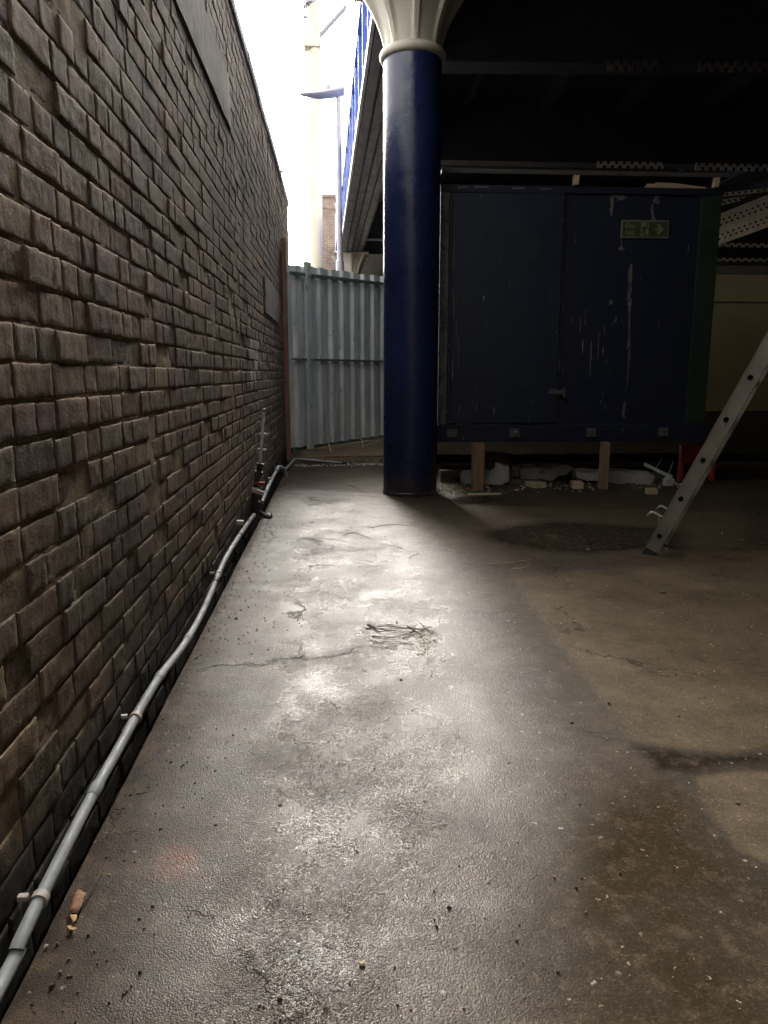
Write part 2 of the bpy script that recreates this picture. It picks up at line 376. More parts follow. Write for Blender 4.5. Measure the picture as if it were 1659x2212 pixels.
# ------------------------------------------------------------------ ground
XF = -0.63      # slab edge beside the wall
XW = -0.70      # wall face
YS = 9.72       # rear slab step
def axis(dense0, dense1, step, far0, far1):
    a = [dense0]
    while a[-1] < dense1: a.append(a[-1]+step)
    s = step*2; b = a[-1]
    while b < far1: b += s; a.append(min(b, far1)); s *= 1.7
    s = step*2; b = dense0; pre = []
    while b > far0: b -= s; pre.append(max(b, far0)); s *= 1.7
    return pre[::-1]+a
xs = axis(XF, 5.2, .028, XF, 120)
xs = [-120, -60, -20, -5, -1.2, XW-.06, XW-.055, XF-.012, XF-.006]+xs
ys = axis(.6, 10.8, .028, -80, 150)
ys = sorted(ys+[YS-.012, YS])
X, Y = np.meshgrid(np.array(xs), np.array(ys))
Z = np.zeros_like(X)
Z[:, 6:9] = -.22
Z[:, :6] = 0
rng = np.random.default_rng(3)
for j in range(X.shape[0]):
    for i in range(8, X.shape[1]):
        if X[j, i] < 6 and -1 < Y[j, i] < 12:
            Z[j, i] += .006*noise.noise(Vector((X[j, i]*1.3, Y[j, i]*1.3, 4)))+.002*noise.noise(Vector((X[j, i]*7, Y[j, i]*7, 1)))
rear = (Y >= YS-.001) & (X > XF-.001)
Z[rear] += .09+.02*np.clip((X[rear]+.6), 0, 1)
e = (np.abs(X-XF) < .003)
Z[e] -= .004
def poly_mask(poly, soft):
    """signed falloff mask (1 inside, 0 outside, .5 on the edge) of a stain outline given in photo readings"""
    pts = [G(u, v) for u, v in poly]; px = [p.x for p in pts]; py = [p.y for p in pts]; n = len(pts)
    ins = np.zeros(X.shape, bool); d = np.full(X.shape, 1e9)
    for i in range(n):
        x0, y0, x1, y1 = px[i], py[i], px[(i+1) % n], py[(i+1) % n]
        c = ((y0 > Y) != (y1 > Y)) & (X < (x1-x0)*(Y-y0)/((y1-y0) if abs(y1-y0) > 1e-9 else 1e-9)+x0)
        ins ^= c
        dx, dy = x1-x0, y1-y0; t = np.clip(((X-x0)*dx+(Y-y0)*dy)/(dx*dx+dy*dy+1e-12), 0, 1)
        d = np.minimum(d, np.hypot(X-(x0+t*dx), Y-(y0+t*dy)))
    return np.clip(.5+np.where(ins, d, -d)/(2*soft), 0, 1)
dry = poly_mask([(1110, 1250), (1165, 1330), (1215, 1400), (1270, 1470), (1330, 1545), (1395, 1615), (1480, 1628), (1659, 1626), (2300, 1640), (2300, 1180), (1500, 1190), (1430, 1225), (1250, 1235)], .11)
dry = np.maximum(dry, poly_mask([(1500, 1682), (1580, 1664), (1659, 1668), (2200, 1690), (2100, 1905), (1659, 1868), (1590, 1835), (1545, 1770), (1515, 1740)], .05))
dry = np.maximum(dry, .55*poly_mask([(1130, 1195), (1300, 1200), (1420, 1210), (1659, 1215), (1659, 1100), (960, 1085), (960, 1140)], .2))
puddle_and_shade = poly_mask([(1040, 1150), (1100, 1135), (1190, 1126), (1300, 1132), (1400, 1138), (1480, 1150), (1470, 1180), (1380, 1190), (1290, 1197), (1180, 1192), (1100, 1180), (1050, 1165)], .15)
puddle_and_shade = np.maximum(puddle_and_shade, poly_mask([(1370, 1608), (1450, 1615), (1520, 1628), (1659, 1624), (2200, 1630), (2200, 1668), (1659, 1652), (1560, 1660), (1480, 1672), (1410, 1665)], .07))
puddle_and_shade = np.maximum(puddle_and_shade, .8*poly_mask([(960, 1080), (990, 1072), (1060, 1070), (1090, 1080), (1050, 1092), (980, 1092)], .08))
film = poly_mask([(1190, 1790), (1300, 1720), (1400, 1690), (1490, 1700), (1560, 1800), (1659, 1880), (1659, 1990), (1480, 2010), (1340, 2060), (1240, 2050), (1130, 2130), (1010, 2100), (1060, 2010), (1150, 1930)], .22)
film = np.maximum(film, poly_mask([(1240, 1700), (1500, 1680), (1700, 2000), (2100, 2300), (1900, 2600), (1250, 2400), (1080, 2150), (1180, 1900)], .3)*.8)
blot = np.clip(poly_mask([(362, 1845), (390, 1838), (412, 1858), (408, 1880), (380, 1885), (358, 1866)], .05), 0, 1)
gloss = poly_mask([(640, 1060), (800, 1070), (860, 1130), (950, 1200), (1020, 1290), (1090, 1450), (1150, 1620), (1140, 1800), (1080, 2000), (1020, 2212), (1000, 2600), (200, 2600), (300, 2212), (370, 1950), (450, 1700), (510, 1450), (555, 1250), (595, 1120)], .38)
film *= 1-poly_mask([(1500, 1682), (1580, 1664), (1659, 1668), (2200, 1690), (2100, 1905), (1659, 1868), (1590, 1835), (1545, 1770), (1515, 1740)], .06)
rough = np.clip(poly_mask([(560, 1120), (800, 1080), (1000, 1180), (1110, 1260), (1250, 1460), (1390, 1620), (1400, 1700), (1900, 1900), (1900, 2600), (150, 2600), (300, 1950), (420, 1500)], .25), 0, 1)
rearm = np.where(rear & (X < 1.15), 1.0, 0.0)
puddle_and_shade = np.maximum(puddle_and_shade, np.clip((Y-7.75)/.3, 0, 1)*np.clip((X-.95)/.3, 0, 1)*1.0)  # painted shade: darkens the floor under and behind the container
nv = X.size; nx = len(xs); ny = len(ys)
verts = np.stack([X.ravel(), Y.ravel(), Z.ravel()], 1)
idx = np.arange(nv).reshape(ny, nx)
fa = np.stack([idx[:-1, :-1], idx[:-1, 1:], idx[1:, 1:], idx[1:, :-1]], -1).reshape(-1, 4)
me = bpy.data.meshes.new('ground'); me.from_pydata(verts.tolist(), [], fa.tolist()); me.update()
for nm, arr in (('dry', dry), ('puddle_and_shade', puddle_and_shade), ('film', film), ('rough', rough), ('gloss', gloss), ('blot', blot), ('rear', rearm)):
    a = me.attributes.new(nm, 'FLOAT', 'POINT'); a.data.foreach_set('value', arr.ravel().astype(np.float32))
me.shade_smooth()
me.materials.append(FLOORM); me.materials.append(TRENCHM)
mi = np.zeros(len(fa), np.int32); cx = X[:-1, :-1].ravel(); mi[cx < XF-.001] = 1
me.polygons.foreach_set('material_index', mi)
try: me.set_sharp_from_angle(angle=R(35))
except Exception: pass
gr = link(bpy.data.objects.new('ground', me)); gr['kind'] = 'structure'

# ------------------------------------------------------------------ brick wall
WY0, WY1, WZ0, WZ1 = -2.0, 12.05, -.225, 3.72
wall = thing('brick_wall', 'long high weathered brown brick wall with soot stain running away on the left', 'wall', (XW, 5, 0))
def soot_at(y, z):
    s = 0
    # vertical soot streak beside the pale bricks
    s = max(s, .8*max(0, 1-abs(y-6.05-.1*(z-2))/.26)*(1 if z > 1.3 else max(0, (z-.9)/.4))*min(1, max(0, (3.1-z)/.5)))
    s = max(s, min(1, max(0, (.26-z)/.16))*.85)
    s += .3*max(0, noise.noise(Vector((y*.7, z*1.1, 3))))
    s += .65*max(0, min(1, (y-3.2)/.6))*max(0, min(1, (z-2.6+.10*(y-3.5))/.25))*max(0, min(1, (3.3-z)/.3))*.6
    return min(1, s)
V = []; FC = []; SO = []; PA = []
def brick(y0, y1, z0, z1, pale=0.0, fine=True):
    L = y1-y0; off = rnd.gauss(0, .0012); ty = rnd.gauss(0, .0025); tz = rnd.gauss(0, .009)
    off += rnd.choice((0, 0, 0, .0015, -.0015))
    if rnd.random() < .08: off += rnd.uniform(-.009, .003)
    nyy = max(4, int(L/(.013 if fine else .05)))+2; nz = 8 if fine else 4
    eg = .004/L; gy = [0, eg]+[eg+(1-2*eg)*k/(nyy-3) for k in range(1, nyy-3)]+[1-eg, 1]
    gz = [0, .06]+[.06+.88*k/(nz-3) for k in range(1, nz-3)]+[.94, 1]
    gy = [0]+gy+[1]; gz = [0]+gz+[1]
    k0 = len(V); seed = rnd.uniform(0, 100)
    for b, q in enumerate(gz):
        for a, p in enumerate(gy):
            y = y0+L*p; z = z0+(z1-z0)*q
            eb = b in (0, len(gz)-1); ea = a in (0, len(gy)-1)
            r1 = b in (1, len(gz)-2) or a in (1, len(gy)-2)
            nn = noise.noise(Vector((y*30, z*38, seed)))
            x = off+(p-.5)*ty*L*3+(q-.5)*tz*.065
            x += .0015*nn+.0013*noise.noise(Vector((y*90, z*90, seed)))
            if r1 and not (ea or eb): x -= .0006+.0030*abs(noise.noise(Vector((y*50, z*60, seed+3))))
            if ea: x -= .010
            if eb: x = -.030
            e = .0028
            y += e*noise.noise(Vector((z*50, y*22, seed+7))); z += e*noise.noise(Vector((y*35, z*9, seed+5)))
            if ea or eb or r1: z += .0030*noise.noise(Vector((y*95, z*20, seed+1))); y += .0022*noise.noise(Vector((z*110, y*9, seed+2)))
            V.append((XW+x, y, z)); SO.append(soot_at(y, z)); PA.append(pale)
    n = len(gy)
    for b in range(len(gz)-1):
        for a in range(n-1):
            i = k0+b*n+a; FC.append((i, i+1, i+1+n, i+n))
CH = .0885
row = 0; z = WZ0+.008
pale_rows = {}
def wig(y, r): return .006*noise.noise(Vector((y*.55, r*.31, 9)))+.0025*noise.noise(Vector((y*2.3, r*.9, 2)))
pp = [Wl(547, 730, XW), Wl(547, 765, XW), Wl(549, 800, XW), Wl(557, 752, XW), Wl(557, 790, XW)]
pr0 = (Wl(542, 760, XW).y, Wl(560, 760, XW).y, Wl(552, 812, XW).z, Wl(548, 722, XW).z)
marks = [Wl(583, 765, XW), Wl(592, 766, XW), Wl(601, 767, XW), Wl(610, 768, XW)]
while z+CH < WZ1:
    y = WY0-rnd.uniform(0, .2); k = 0
    while y < WY1:
        head = (k % 2 == 0) if row % 2 == 0 else (k % 2 == 1)
        if rnd.random() < .22: head = not head
        L = (.118 if head else .235)+rnd.uniform(-.010, .010)
        jt = rnd.uniform(.004, .011); bj = rnd.uniform(.007, .013)
        yc, zc = y+L/2, z+CH/2; dz = wig(yc, row)
        pale = 0.0
        if pr0[0] < yc < pr0[1] and pr0[2] < zc < pr0[3]: pale = rnd.uniform(.35, .8)
        if y+L < WY1+.02:
            brick(y, y+L-jt, z+dz, z+dz+CH-bj, pale, fine=(.4 < yc < 8))
        y += L; k += 1
    row += 1; z += CH
ztop_brick = z
me = bpy.data.meshes.new('brickwork'); me.from_pydata(V, [], FC); me.update()
for nm, arr in (('soot', SO), ('pale', PA)):
    a = me.attributes.new(nm, 'FLOAT', 'POINT'); a.data.foreach_set('value', np.array(arr, np.float32))
me.shade_smooth(); me.materials.append(BRICK)
o = bpy.data.objects.new('brickwork', me); link(o); o.parent = wall; o.matrix_parent_inverse = parent_world(wall).inverted()
# mortar bed as a rough sheet on a solid core
my = np.arange(WY0-.2, WY1+.001, .022); mz = np.arange(WZ0, ztop_brick+.02, .016)
V = []; SO = []
for zz in mz:
    for yy in my:
        nn = noise.noise(Vector((yy*3, zz*5, 1)))+.6*noise.noise(Vector((yy*16, zz*26, 6)))+.5*noise.noise(Vector((yy*55, zz*70, 2)))
        V.append((XW-.0042+.0042*nn, yy, zz)); SO.append(soot_at(yy, zz))
n = len(my); FC = [(b*n+a, b*n+a+1, b*n+n+a+1, b*n+n+a) for b in range(len(mz)-1) for a in range(n-1)]
me = bpy.data.meshes.new('mortar'); me.from_pydata(V, [], FC); me.update()
a = me.attributes.new('soot', 'FLOAT', 'POINT'); a.data.foreach_set('value', np.array(SO, np.float32))
me.shade_smooth(); me.materials.append(MORTAR)
o = bpy.data.objects.new('mortar', me); link(o); o.parent = wall; o.matrix_parent_inverse = parent_world(wall).inverted()
b = B(); b.bx(XW-.34, XW-.035, -14, WY1, -.22, ztop_brick); b.build('wall_core', worn('core_brick', (.12, .09, .07), (.2, .15, .11), .9, 0, 10, (1, 1, 3), .5), wall)
b = B(); b.bx(XW-.033, XW-.001, -14, WY0-.2, -.22, ztop_brick); b.build('wall_rear_stretch', OLDBR, wall)
b = B(); y = -14
while y < WY1:
    l = .9 if y < 11.4 else WY1-y
    b.box((XW-.185+rnd.uniform(-.004, .004), y+l/2, ztop_brick+.055), (.40, l-.012, .10), None, .012, .002); y += l
b.build('coping', COPING, wall)
def wallpatch(name, y0, y1, z0, z1, mat, th=.006, n=30):
    """irregular rendered patch on the wall face"""
    V = []; Fq = []
    for j in range(n+1):
        for i in range(n+1):
            y = y0+(y1-y0)*i/n; z = z0+(z1-z0)*j/n; ed = i in (0, n) or j in (0, n)
            nn = noise.noise(Vector((y*3, z*5, 8)))
            V.append((XW+(-.012 if ed else th+.003*nn), y+.03*noise.noise(Vector((z*9, 1, y))), z+.016*noise.noise(Vector((y*4, 3, z)))))
    for j in range(n):
        for i in range(n): q = j*(n+1)+i; Fq.append((q, q+1, q+n+2, q+n+1))
    b = B(); b.add(V, Fq); return b.build(name, mat, wall, True)
wallpatch('render_patch', 7.6, 9.5, 1.76, 2.14, RENDER, .010)
wallpatch('upper_render_band', -1.8, 5.6, 2.80, 3.14, RENDER, .009, 60)
b = B()
for q in marks: b.box((XW+.005, q.y, q.z), (.006, .035, .055), None, .001)
q = Wl(609, 735, XW); b.box((XW+.005, q.y, q.z), (.006, .04, .05))
b.build_each('white_paint_mark', DRIPM, wall)

# sprig growing at the top of the wall
wd = thing('wall_weed', 'small pale green sprig sticking out from the top of the brick wall', 'weed', Wl(612, 352, XW))
q = Wl(606, 356, XW); b = B()
def leaf(b, a, t, w, droop=.3, n=5):
    a = Vector(a); t = Vector(t); side = t.cross(Vector((0, 0, 1)));
    if side.length < 1e-4: side = Vector((1, 0, 0))
    side.normalize(); V = []
    for i in range(n+1):
        s = i/n; c = a+t*s+Vector((0, 0, -droop*t.length*s*s)); ww = w*math.sin(math.pi*min(.97, s*.9+.08))
        V += [c-side*ww, c+Vector((0, 0, -ww*.25)), c+side*ww]
    F = []
    for i in range(n): F += [(3*i, 3*i+1, 3*i+4, 3*i+3), (3*i+1, 3*i+2, 3*i+5, 3*i+4)]
    b.add(V, F)
for k in range(9):
    leaf(b, (q.x-.05, q.y+rnd.uniform(-.15, .15), 3.78), (rnd.uniform(.08, .24), rnd.uniform(-.12, .12), rnd.uniform(-.02, .12)), .02, .4)
b.build('leaf', WEEDM, wd, True)
b = B(); b.tube([(q.x-.08, q.y, 3.76), (q.x, q.y, 3.80), (q.x+.12, q.y, 3.79)], .006, 6); b.build('stem', TWIGM, wd, True)

# ------------------------------------------------------------------ conduit along the wall
pc = thing('wall_pipe', 'long grey painted pipe clipped low along the brick wall', 'pipe', (XW+.05, 3, .1))
XP = XW+.045
rd = [(-10, 2150), (40, 2040), (100, 1915), (200, 1718), (252, 1625), (300, 1537), (345, 1462), (398, 1392), (436, 1325), (464, 1260), (488, 1205), (522, 1150), (549, 1112)]
pts = [Wl(u, v, XP) for u, v in rd]
pts = [Vector((XP, -1.2, pts[0].z-.005)), Vector((XP, .3, pts[0].z))]+pts
cp = catmull(pts, 6)
b = B(); b.tube(cp, .0152, 14); b.build('pipe', PIPEM, pc, True)
def at_y(y):
    for i in range(len(cp)-1):
        if cp[i].y <= y <= cp[i+1].y:
            t = (y-cp[i].y)/(cp[i+1].y-cp[i].y); return cp[i].lerp(cp[i+1], t), (cp[i+1]-cp[i]).normalized()
for (u, v) in [(85, 1925), (292, 1545), (472, 1236)]:
    q, t = at_y(Wl(u, v, XP).y)
    b = B(); b.tube([q-t*.009, q+t*.009], .0195, 14)
    b.box((XW+.004, q.y, q.z+.005), (.034, .015, .014), None, .004)
    b.build('pipe_clip', CLIPM, pc, True)
for (u, v) in [(205, 1708), (345, 1466), (407, 1380), (466, 1256), (518, 1158)]:
    q, t = at_y(Wl(u, v, XP).y)
    b = B(); b.tube([q-t*.028, q-t*.024, q+t*.024, q+t*.028], [.0158, .0178, .0178, .0158], 14); b.build('coupling', PIPEM if v > 1300 else IRONM, pc, True)
q, t = at_y(Wl(527, 1142, XP).y)
b = B(); b.box((XW+.02, q.y, q.z+.045), (.05, .05, .035), None, .008, .002); b.build('pipe_clip', CLIPM, pc, True)

# stand pipe with tap
sp0 = Wl(552, 1100, XP); sp1 = Wl(560, 1035, XP); sp2 = Wl(565, 995, XP); sp3 = Wl(570, 890, XP)
sy = (sp0.y+sp1.y)/2+.05
def on(u, v, y): return P(u, v, y)
st = thing('standpipe', 'upright grey riser pipe with red handled stop valve and black fittings at wall foot', 'standpipe', (XP, sy, 0))
b = B()
a0 = P(555, 1108, sy); a1 = P(549, 1075, sy); a2 = P(557, 1045, sy); a3 = P(562, 1020, sy); a4 = P(563, 998, sy)
b.tube([P(556, 1112, sy), P(553, 1095, sy)], .03, 12); b.tube([P(553, 1095, sy), P(552, 1083, sy)], .036, 12); b.tube([P(552, 1083, sy), P(551, 1068, sy)], .027, 12)
b.tube([P(551, 1070, sy), P(550, 1055, sy)], .031, 12)
b.build('elbow_fitting', IRONM, st, True)
b = B(); b.tube([P(552, 1052, sy), P(556, 1030, sy)], .022, 12); b.tube([P(556, 1030, sy), P(559, 1018, sy)], .033, 12); b.tube([P(559, 1018, sy), P(562, 1004, sy)], .024, 12)
b.tube([P(562, 1007, sy), P(563, 1001, sy)], .033, 12)
b.build('valve_body', IRONM, st, True)
b = B(); q = P(560, 1044, sy-.02); b.box(q, (.085, .03, .022), None, .004)
for k in range(5): b.box(q+Vector((-.028+.014*k, -.006, 0)), (.009, .022, .02), None, .003)
b.build('valve_handle', REDM, st)
b = B(); b.tube([P(556, 1008, sy+.02)+Vector((.005, 0, 0)), P(563, 995, sy), P(565, 960, sy), P(570, 890, sy)], [.014, .0125, .0125, .0125], 12); b.build('riser_pipe', worn('riser_paint', (.62, .66, .68), (.75, .78, .8), .4, 0, 12), st, True)
b = B(); q = P(571, 890, sy); b.tube([q, q+Vector((0, 0, .025))], .0145, 12); b.build('pipe_cap', DRIPM, st, True)
for v in (938, 972):
    b = B(); q = P(565.5 if v > 950 else 568, v, sy); b.box(q+Vector((0, .005, 0)), (.075, .025, .018), None, .004); b.build('pipe_clip', CLIPM, st)
b = B(); q = P(554, 1061, sy-.03); b.box(q, (.13, .03, .035), Matrix.Rotation(R(20), 4, 'Y'), .008); b.tube([q+Vector((.06, 0, -.02)), q+Vector((.09, -.01, 0)), q+Vector((.08, -.02, .02))], .004, 6); b.build('pale_clamp', CLIPM, st)
q = P(576, 1117, sy-.05)
b = B(); b.tube([P(557, 1102, sy), q], .017, 10); b.tube([q, q+Vector((.03, -.01, -.012))], .035, 12)
for k in range(6): a = k*math.pi/3; b.box(q+Vector((.03+.01, .034*math.cos(a), .034*math.sin(a))), (.012, .014, .014), None, .003)
b.build('drain_valve', IRONM, st, True)

# second pipe: rises behind the standpipe then elbows down
ep = thing('elbow_pipe', 'short grey pipe rising beyond the standpipe and bending down at an elbow', 'pipe', (XP, 7, 0))
ra = [Wl(566, 1085, XP+.03), Wl(576, 1060, XP+.03), Wl(586, 1038, XP+.02), Wl(597, 1018, XP+.02)]
e2 = Wl(601, 1015, XP+.02)+Vector((.02, .05, .01))
b = B(); b.tube(catmull(ra, 5), .016, 12); b.build('pipe', PIPEM, ep, True)
b = B(); lp = ra[-1]; b.tube(catmull([lp, lp+Vector((.02, .10, .03)), lp+Vector((.075, .20, -.01)), lp+Vector((.085, .22, -.09))], 6), .022, 12); b.build('elbow', PIPEM, ep, True)
b = B(); q = ra[2]; b.tube([q+Vector((-.03, 0, .02)), q+Vector((.01, 0, .02))], .012, 8); b.build('pipe_clip', CLIPM, ep, True)

# thin pipe on the floor along the rear step
tp = thing('floor_pipe', 'thin grey pipe lying across the floor along the rear slab step', 'pipe', G(640, 995))
zs = .10
l0 = G(612, 1018, .02); l1 = G(635, 996, .08); l2 = G(640, 992, .105); l3 = G(735, 1002, .06)
l1 = P(636, 993, YS-.05); l2 = P(641, 991, YS-.04); l3 = P(738, 1000, YS-.06)
l4 = P(830, 1004, YS-.06); l5 = P(960, 1008, YS-.06)
b = B(); b.tube([l0, l0.lerp(l1, .5), l1, l2, l2.lerp(l3, .5), l3], .0135, 10); b.tube([P(778, 1003, YS-.07), l4, l5], .013, 10); b.build('pipe', PIPEM, tp, True)
b = B(); b.box(P(750, 1001, YS-.08), (.14, .07, .035), R(-4), .01); b.build('joint_cover', RUBBER, tp)
b = B(); b.box(P(764, 1004, YS-.12), (.10, .06, .03), R(-10), .01, .002); b.build('blue_tape', worn('tape_blue', (.04, .07, .16), (.1, .13, .22), .5), tp)

# ------------------------------------------------------------------ rear slab kerb stones
kb = B(); x = XF
while x < 1.2:
    l = rnd.uniform(.2, .32); kb.box((x+l/2, YS-.014, .04), (l-.008, .03, .078), None, .006, .003); x += l
ks = kb.build('step', worn('step_stone', (.16, .12, .08), (.3, .24, .16), .9, 0, 14, (1, 1, 1), .6), None); ks['kind'] = 'structure'

# ------------------------------------------------------------------ corrugated hoarding
FA = Vector((-.625, 10.40, .115)); FB = Vector((1.03, 12.5, .13))
fd = FB-FA; fd.z = 0; FL = fd.length; fd.normalize(); fn = Vector((fd.y, -fd.x, 0))   # towards camera
fe = thing('corrugated_fence', 'tall grey corrugated steel hoarding closing the far end of the passage', 'fence', FA)
prof = []; s = 0; pit = .262
while s < FL:
    prof += [(s, 0), (s+.105, 0), (s+.128, .05), (s+.239, .05)]; s += pit
prof = [(a, d) for a, d in prof if a <= FL]
Zs = [0, .5, 1.0, 1.5, 2.0, 2.5]
V = []; Fq = []
for j, zz in enumerate(Zs):
    for a, d in prof:
        p = FA+fd*a+fn*(d-.03); zt = zz
        if j == 0: zt = .03+.015*a
        if j == 5: zt = 2.50+.03*a+.006*math.sin(a*40)
        V.append((p.x+.002*rnd.uniform(-1, 1), p.y, FA.z+zt))
n = len(prof)
for j in range(5):
    for i in range(n-1): Fq.append((j*n+i, j*n+i+1, (j+1)*n+i+1, (j+1)*n+i))
b = B(); b.add(V, Fq); o = b.build('corrugated_sheet', GALV, fe)
md = o.modifiers.new('thickness', 'SOLIDIFY'); md.thickness = .0015
def fbar(name, s0, s1, z0, z1, dpt, th, mat, slope=.03, parent=fe):
    b = B(); p0 = FA+fd*s0; p1 = FA+fd*s1; n_ = fn
    V = []
    for p, sl in ((p0, s0*slope), (p1, s1*slope)):
        for dd, zz in ((dpt, z0), (dpt+th, z0), (dpt+th, z1), (dpt, z1)):
            V.append(p+n_*dd+Vector((0, 0, zz+sl)))
    b.add(V, [(0, 1, 2, 3), (4, 5, 6, 7), (0, 1, 5, 4), (1, 2, 6, 5), (2, 3, 7, 6), (3, 0, 4, 7)])
    return b.build(name, mat, parent)
fbar('rail', -.0, .285, 2.355, 2.40, .024, .035, GALVD, .03); fbar('rail', .385, FL, 2.355, 2.40, .024, .035, GALVD, .03)
fbar('rail', -.0, .285, 1.235, 1.265, .024, .04, GALVD, .0); fbar('rail', .385, FL, 1.235, 1.265, .024, .04, GALVD, .0)
fbar('post', .29, .38, -.0, 2.56, .024, .06, GALV, .0)
b = B()
for zz in (2.37, 1.25, .6):
    q = FA+fd*.335+fn*.084+Vector((0, 0, zz)); b.tube([q, q+fn*.012], .012, 6)
b.build_each('bolt', GALVD, fe)
o = B(); o.bx(XW+.002, XW+.062, 10.28, 10.37, -.02, 2.93, .006)
tag(o.build('timber_post', RUSTW, None, loc=(XW+.03, 10.32, 0)), 'tall orange brown post fixed between the brick wall end and the steel hoarding', 'post')
b = B(); ym = FA+fd*FL*.5-fn*.10; b.box((ym.x, ym.y, .12), (FL, .03, .34), math.atan2(fd.y, fd.x)); b.build('gap_blocker', TRENCHM, fe)  # dark board added to block the bright ground showing under the fence
# weeds and sticks at fence foot
wb = thing('weed_clump', 'small dark green weed at the left foot of the corrugated fence', 'weed', G(640, 978, .1))
b = B(); q = G(641, 980, .1)
for k in range(26):
    a = rnd.uniform(0, 6.28); leaf(b, q+Vector((rnd.uniform(-.05, .07), rnd.uniform(-.04, .04), rnd.uniform(0, .05))), (.07*math.cos(a), .07*math.sin(a), rnd.uniform(.02, .10)), .009, .5, 3)
b.build('leaf', WEEDM, wb, True)

def stick(name, pts, r, mat, label, cat='twig', group=None, n=6):
    b = B(); pts = catmull(pts, 5); m_ = len(pts)
    pts = [p+Vector((noise.noise(p*40), noise.noise(p*40+Vector((5, 5, 5))), 0))*.008 for p in pts]
    b.tube(pts, [r*.62*(1-.6*i/m_)*(1+.5*noise.noise(Vector((i*1.7, r*999, 1)))) for i in range(m_)], n)
    return tag(b.build(name, mat, None, True, loc=pts[0]), label, cat, group)
gz = .13
q = G(782, 965, gz); stick('stick', [G(785, 966, gz+.01), P(783, 955, q.y+.05), P(778, 945, q.y+.2)], .012, STRAWM, 'pale curled stick leaning against the right foot of the corrugated fence', 'stick')
q = G(714, 972, .12); stick('stick', [G(715, 975, .12), P(711, 960, q.y), P(706, 946, q.y+.05)], .007, WIREM, 'thin grey stick leaning against the fence just right of its post', 'stick')
stick('stick', [G(790, 962, .13), G(805, 957, .14), G(820, 952, .16)], .008, STRAWM, 'straight pale stick lying along the fence foot beside the blue column', 'stick')

# ------------------------------------------------------------------ iron columns
GYAW = R(.96)
gdir = Vector((-math.sin(GYAW), math.cos(GYAW), 0))
gorg = Vector((.77, 7.27, 0))
def gx(y): return gorg.x-(y-7.27)*math.tan(GYAW)
def column(x, y, label, detail=96):
    t = thing('iron_column', label, 'column', (x, y, 0), 'cast iron columns under the girder')
    n = detail
    def lathe(prof, fn_=None):
        V = []; F = []
        for z, r in prof:
            for k in range(n):
                a = 2*math.pi*k/n; rr = r*(fn_(a, z) if fn_ else 1)
                V.append((x+rr*math.cos(a), y+rr*math.sin(a), z))
        for i in range(len(prof)-1):
            for k in range(n): F.append((i*n+k, i*n+(k+1) % n, (i+1)*n+(k+1) % n, (i+1)*n+k))
        F.append(tuple(range(n))[::-1]); F.append(tuple((len(prof)-1)*n+k for k in range(n)))
        b = B(); b.add(V, F); return b
    zz = [0, .012, .02]+[.1+.25*i for i in range(16)]+[3.95]
    lathe([(0, .272), (.03, .272), (.036, .266)]+[(q, .265) for q in zz[3:]]).build('shaft', BLUEC, t, True)
    ring = [(3.93+.038-.038*math.cos(math.pi*i/8), .272+.030*math.sin(math.pi*i/8)) for i in range(9)]
    lathe([(3.925, .262)]+ring+[(4.02, .262)]).build('collar', CAPM, t, True)
    pr = []
    for i in range(15):
        s = i/14; z = 4.012+s*.62; r = .262+.30*s**1.75+.045*s; pr.append((z, r))
    def flute(a, z):
        s = min(1, max(0, (z-4.0)/.58)); k = (a % (math.pi/4))-math.pi/8
        t_ = 1-abs(k)/(math.pi/8)               # 0 on the rib centres
        return 1 if t_ < .2 else 1-(.05+.13*s)*min(1, (t_-.2)/.12)*(.75+.25*math.sin(math.pi*(t_-.2)/1.6))
    n = max(n, 96)
    lathe(pr, flute).build('capital', CAPM, t, True)
    b = B(); b.box((x, y, 4.66), (1.02, 1.02, .055), -GYAW*0, .008); b.build('abacus', CAPM, t)
    return t
column(.725, 7.27, 'massive dark blue iron column with cream flared capital standing nearest the camera')
column(gx(23.2)-.01, 23.2, 'distant iron column with cream capital showing above the corrugated fence', 40)
# blistered vertical weld line runs on the near shaft as raised paint
# ------------------------------------------------------------------ edge girder over the columns
gd = thing('edge_girder', 'long blue riveted bridge girder running away over the columns beside open sky', 'girder', (gx(7), 7, 4.7))
def gbar(name, mat, l0, l1, z0, z1, y0=-12, y1=42, parent=gd, bev=0.0, seg=None):
    """bar along the girder; l = lateral offset from the girder line"""
    b = B(); ym = (y0+y1)/2
    b.box((gx(ym)+(l0+l1)/2, ym, (z0+z1)/2), (abs(l1-l0), y1-y0, abs(z1-z0)), GYAW, bev)
    return b.build(name, mat, parent)
HW = .33
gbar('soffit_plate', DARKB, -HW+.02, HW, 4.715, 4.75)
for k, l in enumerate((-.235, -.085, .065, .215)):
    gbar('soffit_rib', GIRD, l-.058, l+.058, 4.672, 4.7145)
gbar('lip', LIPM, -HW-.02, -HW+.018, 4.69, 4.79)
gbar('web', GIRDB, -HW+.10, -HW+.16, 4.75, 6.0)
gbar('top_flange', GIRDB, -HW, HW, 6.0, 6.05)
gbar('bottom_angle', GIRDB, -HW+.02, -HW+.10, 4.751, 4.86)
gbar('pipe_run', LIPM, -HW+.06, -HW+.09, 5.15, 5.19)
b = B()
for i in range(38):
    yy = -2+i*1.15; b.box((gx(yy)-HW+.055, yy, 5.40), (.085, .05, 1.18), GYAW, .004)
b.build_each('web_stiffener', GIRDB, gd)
gbar('inner_web', DARKB, HW-.08, HW-.03, 4.751, 5.95)
